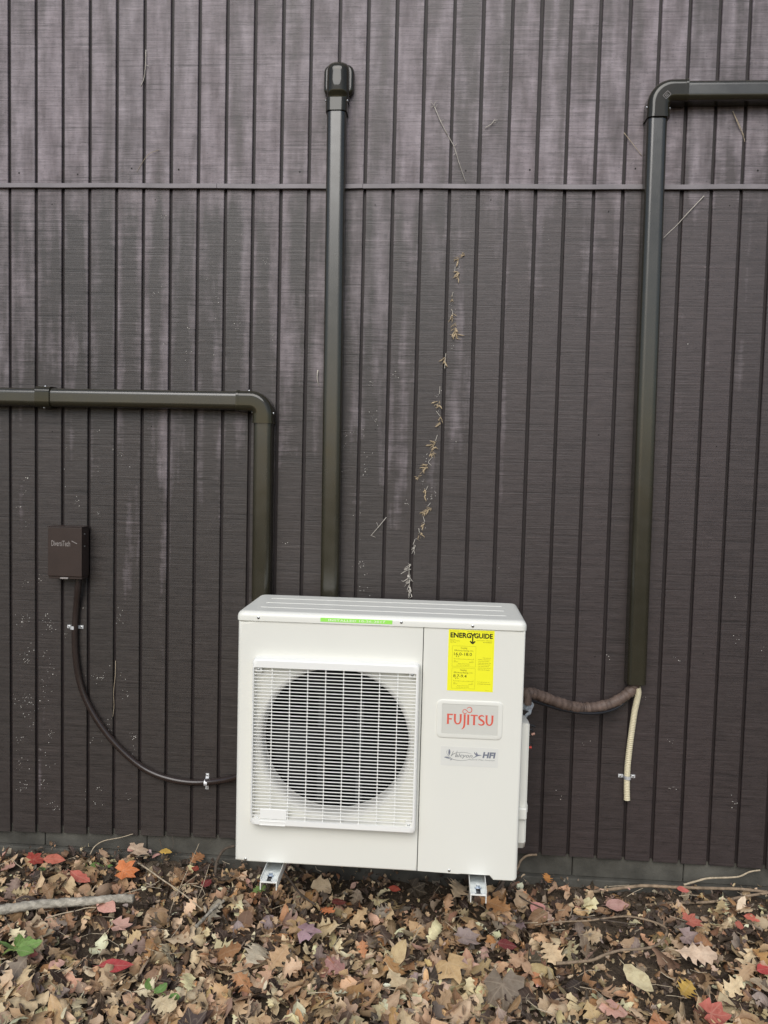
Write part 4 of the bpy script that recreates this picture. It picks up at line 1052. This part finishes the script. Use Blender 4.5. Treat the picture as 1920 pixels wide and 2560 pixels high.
leaf_meshes = {}
def leaf_mesh(k, j, mat='leaf'):
    if (k, j, mat) not in leaf_meshes:
        V, F, UV = TPL[k][j]
        me = bpy.data.meshes.new('leaf'); me.from_pydata(V.tolist(), [], F); me.update()
        at_ = me.attributes.new('leaf_uv', 'FLOAT_VECTOR', 'POINT'); at_.data.foreach_set('vector', UV.astype(np.float32).ravel())
        me.polygons.foreach_set('use_smooth', [True]*len(me.polygons)); me.materials.append(M[mat]); leaf_meshes[(k, j, mat)] = me
    return leaf_meshes[(k, j, mat)]
def flat_lift(k, j, rot, s):
    V = TPL[k][j][0]*s; q = np.array(rot.to_matrix()) if hasattr(rot, 'to_matrix') else np.array(rot)
    return -(V@q.T)[:, 2].min(), (V@q.T)
from mathutils import Euler
def place_leaf(k, j, s, x, y, yaw, tx, ty, color, lift=0.0, name='leaf', parent=None, label=None):
    e = Euler((tx, ty, yaw)); mnz, W = flat_lift(k, j, e, s)
    z = zg(x, y) + mnz*.75 + lift
    ymax = y+W[:, 1].max()
    if ymax > -.012: y -= ymax+.012
    o = bpy.data.objects.new(name, leaf_mesh(k, j)); col.objects.link(o)
    o.location = (x, y, z); o.rotation_euler = e; o.scale = (s, s, s); o.color = (*color, 1)
    if parent: o.parent = parent
    if label: tag(o, label, 'leaf')
    return o
# distinct leaves, where the photograph shows them: (photo x, y, kind, size, yaw, colour, label)
special = [
 (83, 2187, 'maple', .075, 40, 'red', 'brick red leaf lying upper left, just behind the grey fallen branch'),
 (133, 2184, 'ovate', .080, 10, 'scarlet', 'broad rusty red leaf beside the small green leaf, upper left'),
 (107, 2204, 'ovate', .040, 120, 'green', 'small bright green leaf in front of the rusty red leaf'),
 (307, 2216, 'maple', .090, 20, 'orange', 'large orange leaf at the tip of the grey fallen branch'),
 (198, 2229, 'oblong', .095, -20, 'scarlet', 'long scarlet leaf lying against the grey branch'),
 (419, 2152, 'ovate', .048, 10, 'yellow', 'small yellow leaf against the footing left of the condenser'),
 (334, 2156, 'ovate', .055, 60, 'salmon', 'pinkish red leaf half under a broad pale leaf by the footing'),
 (345, 2162, 'maple', .085, 40, 'pale', 'broad pale tan leaf over a pinkish red one by the footing'),
 (496, 2166, 'redoak', .085, 65, 'rust', 'upright orange brown leaf near the footing left of the condenser'),
 (489, 2196, 'ovate', .045, 90, 'red', 'small red leaf under the upright orange brown leaf'),
 (263, 2294, 'ovate', .085, -20, 'salmon', 'pale pink and cream leaf in front of the grey branch'),
 (295, 2338, 'maple', .075, 10, 'salmon', 'crumpled dusty pink leaf on bare dark soil'),
 (286, 2437, 'oblong', .100, 25, 'crimson', 'crimson leaf near the lower left, the brightest one there'),
 (72, 2411, 'ovate', .050, 15, 'scarlet', 'small orange red leaf below the green seedling'),
 (382, 2384, 'ovate', .070, 75, 'rust', 'orange brown upright leaf in the left foreground'),
 (816, 2300, 'redoak', .065, -40, 'orange', 'pointed orange leaf on the ground below the fan'),
 (845, 2279, 'ovate', .055, 20, 'wine', 'small dark red leaf behind the pointed orange leaf'),
 (645, 2250, 'redoak', .060, 50, 'green', 'green lobed leaf below the fan side bracket'),
 (680, 2222, 'ovate', .060, 80, 'salmon', 'reddish pink leaf under the end of the fan side bracket'),
 (516, 2235, 'ovate', .052, 70, 'wine', 'dark red leaf left of the fan side bracket'),
 (635, 2421, 'oak', .125, 80, 'cream', 'cream lobed oak leaf standing out below the fan side'),
 (406, 2522, 'oak', .095, -35, 'cream', 'white lobed oak leaf near the bottom edge left of centre'),
 (470, 2475, 'oak', .075, 100, 'cream', 'small cream oak leaf above the white lobed one'),
 (690, 2430, 'redoak', .105, 60, 'tan', 'big tan pointed oak leaf in the middle foreground'),
 (760, 2363, 'maple', .085, 0, 'mauve', 'mauve grey maple leaf below the fan'),
 (985, 2239, 'ovate', .045, 0, 'red', 'small red leaf on the bare soil below the condenser seam'),
 (1367, 2226, 'redoak', .062, 80, 'orange', 'orange leaf standing by the root right of the condenser'),
 (1724, 2318, 'maple', .070, 10, 'scarlet', 'bright red leaf right of the curved vine stem'),
 (1877, 2320, 'ovate', .052, -15, 'scarlet', 'red leaf at the right edge, upper of the close pair'),
 (1848, 2333, 'ovate', .046, 80, 'scarlet', 'red leaf at the right edge, lower of the close pair'),
 (1705, 2252, 'ovate', .046, 0, 'scarlet', 'small red leaf under the thin tan root near the footing'),
 (1232, 2280, 'redoak', .115, -30, 'rust', 'golden brown oak leaf in front of the notch bracket'),
 (1265, 2378, 'ovate', .065, 5, 'wine', 'maroon leaf in the foreground below the notch bracket'),
 (1343, 2294, 'ovate', .082, -60, 'salmon', 'pink pointed leaf standing on edge left of the curved vine stem'),
 (1120, 2440, 'maple', .125, -70, 'tan', 'very large tan leaf in the foreground below the badge'),
 (1302, 2435, 'maple', .095, 80, 'tan', 'large light brown leaf right of the very large tan one'),
 (1375, 2396, 'oak', .105, -75, 'cream', 'pale lobed oak leaf near the end of the curved vine stem'),
 (1592, 2462, 'oblong', .125, -60, 'cream', 'long cream leaf lying at a slant in the right foreground'),
 (1735, 2398, 'oak', .130, -5, 'cream', 'wide cream oak leaf below the bright red leaf'),
 (1157, 2358, 'maple', .090, 20, 'mauve', 'dusty mauve leaf below the notch bracket'),
 (1715, 2356, 'maple', .080, -20, 'mauve', 'mauve maple leaf just below the bright red leaf'),
 (1712, 2490, 'redoak', .100, 50, 'yellow', 'golden tan oak leaf in the right foreground'),
 (1776, 2552, 'maple', .090, 0, 'scarlet', 'orange red leaf cut by the bottom edge at the right'),
 (1910, 2446, 'ovate', .062, 20, 'crimson', 'crimson leaf at the right edge of the foreground'),
 (1140, 2242, 'oak', .115, 80, 'cream', 'cream oak leaf propped up left of the notch bracket'),
 (1540, 2280, 'ovate', .085, 10, 'pink', 'pale pink broad leaf behind the curved vine stem'),
 (1830, 2280, 'ovate', .055, 80, 'rust', 'orange brown leaf below the thin tan root, right'),
 (1530, 2553, 'ovate', .085, 5, 'salmon', 'pink leaf at the bottom edge right of centre'),
]
for (px, py, k, s, yaw, cn, lab) in special:
    p = atz(px, py, -.035); x, y = p.x, min(p.y, -.035)
    place_leaf(k, random.randint(9, 12), s, x, y, R(yaw), R(random.uniform(8, 26)), R(random.uniform(-12, 12)), jit(PAL[cn], .05), .054, 'fallen_leaf', None, lab)
bare = [(c.x, c.y, r) for c, r in ((atz(650/1.728, 2080+300/1.728, -.03), .17), (atz(440/1.728, 2080+490/1.728, -.03), .12), (atz(960+1150/1.728, 2080+600/1.728, -.03), .26), (atz(960+1000/1.728, 2080+420/1.728, -.03), .17), (atz(960+100/1.728, 2080+260/1.728, -.03), .16), (atz(960-150/1.728, 2080+230/1.728, -.03), .16))]
def is_bare(x, y):
    return any(((x-a)/r)**2 + ((y-b)/(r*.6))**2 < random.uniform(.5, 1.3) for a, b, r in bare) and random.random() < .78
# the larger ordinary leaves, one by one
names = ['tan', 'pale', 'cream', 'brown', 'rust', 'pink', 'grey', 'dark', 'mauve']
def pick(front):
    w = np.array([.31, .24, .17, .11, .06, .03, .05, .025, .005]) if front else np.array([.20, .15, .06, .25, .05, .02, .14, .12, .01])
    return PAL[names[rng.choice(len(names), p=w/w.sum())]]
made = 0
while made < 285:
    x = random.uniform(-.12, 2.95); y = -random.random()**.75*.98-.03
    fr = min(1, -y/.6)
    if random.random() > .25+.75*fr or is_bare(x, y): continue
    s = random.uniform(.062, .090)+.05*fr*random.random()
    k = random.choices(KINDS_, (.30, .20, .24, .08, .12, .06))[0]; j = random.randint(0, 12)
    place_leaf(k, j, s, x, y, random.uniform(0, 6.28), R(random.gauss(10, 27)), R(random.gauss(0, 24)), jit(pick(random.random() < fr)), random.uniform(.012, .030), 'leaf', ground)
    made += 1
# the small and broken leaves below them: nobody could count these
def litter(n, x0, x1, y0, y1, smin, smax, zmax, dark, name, tilt=28, kw=(.05, .03, .35, .03, .24, .30)):
    VV = []; FF = []; CC = []; UU = []; base = 0
    for _ in range(n):
        x = random.uniform(x0, x1); y = random.uniform(y0, y1)
        if smax > .05 and is_bare(x, y): continue
        fr = min(1, max(0, -y/.65)); s = random.uniform(smin, smax)*(.75+.35*fr)
        k = random.choices(KINDS_, kw)[0]; j = random.randint(0, 12)
        V, F, UV = TPL[k][j]
        e = Euler((R(random.gauss(0, tilt)), R(random.gauss(0, tilt)), random.uniform(0, 6.28)))
        W = (V*s)@np.array(e.to_matrix()).T
        z = zg(x, y) - W[:, 2].min()*.6 + random.random()*zmax
        W = W+np.array([x, y, z])
        if W[:, 1].max() > -.008: W[:, 1] -= W[:, 1].max()+.008
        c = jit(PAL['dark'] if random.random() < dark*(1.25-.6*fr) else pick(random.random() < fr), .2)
        VV.append(W); FF += [tuple(base+i for i in f) for f in F]; CC.append(np.tile((*c, 1), (len(W), 1))); UU.append(UV); base += len(W)
    V = np.concatenate(VV); me = bpy.data.meshes.new(name); me.from_pydata(V.tolist(), [], FF); me.update()
    a = me.attributes.new('leaf_color', 'FLOAT_COLOR', 'POINT'); a.data.foreach_set('color', np.concatenate(CC).astype(np.float32).ravel())
    a = me.attributes.new('leaf_uv', 'FLOAT_VECTOR', 'POINT'); a.data.foreach_set('vector', np.concatenate(UU).astype(np.float32).ravel())
    me.polygons.foreach_set('use_smooth', [True]*len(me.polygons)); me.materials.append(M['litter'])
    o = bpy.data.objects.new(name, me); col.objects.link(o); return o
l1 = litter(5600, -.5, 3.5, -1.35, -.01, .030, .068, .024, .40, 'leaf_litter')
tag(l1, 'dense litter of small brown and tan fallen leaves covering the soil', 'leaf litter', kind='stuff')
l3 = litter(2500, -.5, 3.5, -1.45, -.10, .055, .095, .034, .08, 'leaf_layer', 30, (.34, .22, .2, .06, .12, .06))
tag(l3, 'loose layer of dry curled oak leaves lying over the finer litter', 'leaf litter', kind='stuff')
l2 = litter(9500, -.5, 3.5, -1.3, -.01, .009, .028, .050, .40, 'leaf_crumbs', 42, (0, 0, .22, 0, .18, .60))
tb = MB()
for _ in range(170):
    x = random.uniform(-.2, 3.1); y = -random.uniform(.02, 1.0); a = random.uniform(0, 6.28); L_ = random.uniform(.03, .12); z = zg(x, y)+random.uniform(.035, .055)
    d = Vector((math.cos(a), math.sin(a), random.gauss(0, .18)))
    if y+abs(d.y)*L_ > -.01: continue
    k_b = Vector((-d.y, d.x, 0))*random.gauss(0, .12)*L_
    p_ = Vector((x, y, z)); tb.tube([p_, p_+d*L_*.5+k_b, p_+d*L_], [random.uniform(.0008, .0016)]*3, 4)
tag(tb.build('twig_bits', M['straw']), 'scatter of thin broken straw coloured twigs and leaf stalks on the litter', 'twigs', kind='stuff')
tag(l2, 'dark crumbs of broken leaves between the fallen leaves', 'leaf litter', kind='stuff')

# ------------------------------------------------------------------ sticks, roots, seedlings
def branch(name, pts, r0, r1, mat, label, cat, knots=0.15, n=8, step=8, twigs=()):
    P = spline(pts, step); m_ = len(P); mb = MB(); ph = random.random()*6
    def rad_(i): return (r0+(r1-r0)*i/(m_-1))*(1+knots*math.sin(i*1.7+ph)*math.sin(i*.61+ph))
    mb.tube(P, rad_, n)
    for t in twigs: mb.tube(spline(t, 4), [r1*.6*(1-.6*i/(4*(len(t)-1))) for i in range(4*(len(t)-1)+1)], 5)
    return mb.build(name, M[mat], None, 180, label, cat)
c4 = lambda a, b, Z=.0: atz(a/1.728, 2080+b/1.728, Z)
c5 = lambda a, b, Z=.0: atz(960+a/1.728, 2080+b/1.728, Z)
w4 = lambda a, b, Y=-.03: at(a/1.728, 2080+b/1.728, Y)
w5 = lambda a, b, Y=-.03: at(960+a/1.728, 2080+b/1.728, Y)
branch('fallen_branch', [c4(-60, 345, .006), c4(60, 328, .008), c4(160, 314, .010), c4(300, 304, .012), c4(420, 296, .013), c4(520, 287, .012), c4(578, 289, .012)], .0160, .0135, 'bark', 'grey barked fallen branch lying on the leaves, far left', 'branch', .12, 10)
branch('root', [w5(872, 262, -.045), w5(960, 250, -.045), w5(1060, 238, -.05), w5(1130, 232, -.05), w5(1250, 238, -.05), w5(1400, 243, -.05), w5(1530, 246, -.045), w5(1640, 258, -.04), w5(1720, 275, -.04)], .0062, .0052, 'root', 'long tan vine root along the footing at the right', 'root', .12)
branch('root', [w5(1128, 316, -.08), w5(1250, 306, -.08), w5(1380, 304, -.075), w5(1480, 294, -.07), w5(1570, 276, -.06), w5(1700, 258, -.05)], .0050, .0048, 'root', 'thinner tan root in front of the long vine root at the right', 'root', .12)
branch('vine', [w5(1295, 228, -.03), w5(1345, 214, -.022), w5(1400, 200, -.018), w5(1480, 197, -.016), w5(1535, 192, -.016), w5(1580, 172, -.014), w5(1625, 165, -.012)], .0040, .0026, 'straw', 'pale vine stem climbing across the footing at the right', 'vine', .15)
branch('vine', [c5(745, 568), c5(820, 562), c5(900, 553), c5(960, 528), c5(1030, 510), c5(1110, 505), c5(1175, 490), c5(1212, 455), c5(1220, 420), c5(1185, 396), c5(1120, 376), c5(1050, 364), c5(960, 372), c5(880, 383), c5(760, 388), c5(650, 402)], .0050, .0026, 'root', 'tan vine stem curving in a hook over the leaves, right foreground', 'vine', .12, 8, 7)
branch('root', [w5(660, 98, -.012), w5(620, 102, -.02), w5(592, 122, -.03), w5(580, 150, -.045), w5(560, 190, -.06)], .0045, .0035, 'root', 'curled pale root beside the bottom right corner of the condenser', 'root')
branch('root', [w5(530, 190, -.06), w5(505, 232, -.09), w5(470, 270, -.12), w5(430, 300, -.15)], .0068, .0045, 'dark_root', 'brown root slanting down beside the notch bracket', 'root', .2)
branch('root', [at(700, 2168, -.20), at(725, 2200, -.24), at(752, 2236, -.28), at(790, 2262, -.30)], .0045, .0032, 'dark_root', 'dark root slanting away under the condenser beside the fan side bracket', 'root', .2)
branch('twig', [c4(590, 130), c4(645, 165), c4(700, 205), c4(760, 245), c4(820, 290), c4(872, 335)], .0030, .0020, 'straw', 'thin grey twig running slantwise left of the condenser', 'twig')
branch('twig', [c4(200, 372), c4(270, 352), c4(330, 340), c4(390, 326), c4(515, 328)], .0024, .0014, 'straw', 'straw coloured twig in front of the grey branch', 'twig')
branch('twig', [c4(535, 268), c4(600, 248), c4(650, 232), c4(690, 210)], .0020, .0014, 'straw', 'straw coloured twig beside the large orange leaf', 'twig')
branch('stick', [c4(848, 408), c4(890, 365), c4(930, 325), c4(968, 296)], .0058, .0048, 'bark', 'short grey stick standing at a slant left of the condenser', 'stick', .2)
branch('weed_stem', [c4(720, 440, -.05), w4(740, 330, -.36), w4(790, 210, -.26), w4(860, 50, -.2)], .0016, .0008, 'straw', 'dry weed stem rising left of the condenser', 'stem')
branch('weed_stem', [c4(850, 300, -.05), w4(875, 235, -.25), w4(905, 140, -.2)], .0016, .0008, 'straw', 'short dry weed stem beside the condenser corner', 'stem')
branch('vine', [w4(935, 245, -.16), w4(930, 180, -.10), w4(940, 120, -.06), w4(970, 75, -.03), w4(1015, 60, -.02)], .0065, .0045, 'dark_root', 'dark woody vine stub rising at the left corner of the condenser', 'vine', .2)
branch('vine', [w4(390, 96, -.03), w4(410, 62, -.02), w4(450, 38, -.012), w4(520, 24, -.01), w4(575, 8, -.01)], .0022, .0013, 'straw', 'thin pale vine arching over the footing, left', 'vine')
branch('vine', [w4(690, 30, -.01), w4(700, 70, -.012), w4(720, 100, -.02)], .0020, .0014, 'dark_root', 'short dark vine hanging on the footing left of the condenser', 'vine', twigs=[[w4(745, 20, -.01), w4(748, 60, -.012), w4(728, 98, -.02)]])
branch('twig', [c5(555, 255), c5(620, 300), c5(690, 330)], .0030, .0022, 'dark_root', 'brown twig lying right of the notch bracket', 'twig')
branch('twig', [c5(820, 362), c5(900, 372), c5(980, 385), c5(1090, 400)], .0034, .0022, 'dark_root', 'dark twig lying behind the curved vine stem', 'twig')
branch('twig', [c4(780, 400), c4(760, 430), c4(740, 455)], .0020, .0012, 'straw', 'short straw twig in the dark hollow left of the condenser', 'twig')

def seedling(name, base, tips, s, label, r=.0022):
    t = thing(name, base, label, 'plant'); b = Vector(base)
    for tp_, yaw, k in tips:
        tp_ = Vector(tp_)
        MB().tube(spline([b, (b+tp_)/2+Vector((0, 0, .012)), tp_], 4), r*.6, 5).build('stem', M['stemg'], t, 180)
        o = bpy.data.objects.new('leaf', leaf_mesh(k, 10+random.randint(0, 2), 'plant')); col.objects.link(o)
        o.parent = t; d = tp_-b; o.location = d + Vector((math.cos(yaw), math.sin(yaw), .1))*s*.38
        o.rotation_euler = (R(random.uniform(15, 30)), R(-8), yaw); q = s*random.uniform(.85, 1.1); o.scale = (q, q*1.15, q); o.color = (*jit((.165, .30, .075), .08), 1)
M['stemg'] = simple('green_stem', (.24, .33, .10), .6, .3)
b_ = c4(0, 545, -.045); m_ = c4(70, 508, .03)
seedling('seedling', b_, [(m_, R(75), 'oblong'), (m_+Vector((.004,.01,.0)), R(28), 'oblong'), (m_+Vector((.006,-.004,.0)), R(-12), 'oblong'), (m_+Vector((-.006,.004,.0)), R(165), 'oblong'), (m_+Vector((-.002,.006,.004)), R(110), 'oblong')], .068, 'green seedling with five spread leaflets at the far left edge')
b_ = c4(383, 175, -.05)
seedling('seedling', b_, [(c4(372, 150, -.01), R(120), 'ovate'), (c4(392, 150, -.01), R(40), 'ovate'), (c4(382, 165, -.015), R(-80), 'ovate')], .034, 'tiny green clover-like seedling near the footing, behind the grey branch')
b_ = c4(455, 160, -.05)
seedling('seedling', b_, [(c4(448, 150, -.015), R(140), 'ovate'), (c4(462, 150, -.015), R(20), 'ovate')], .024, 'tiny dull green seedling right of the clover-like one')
b_ = c4(690, 715, -.05)
seedling('seedling', b_, [(c4(640, 680, -.02), R(110), 'oblong'), (c4(668, 695, -.02), R(60), 'oblong'), (c4(720, 715, -.02), R(-5), 'ovate')], .050, 'small green weed beside the white lobed oak leaf')
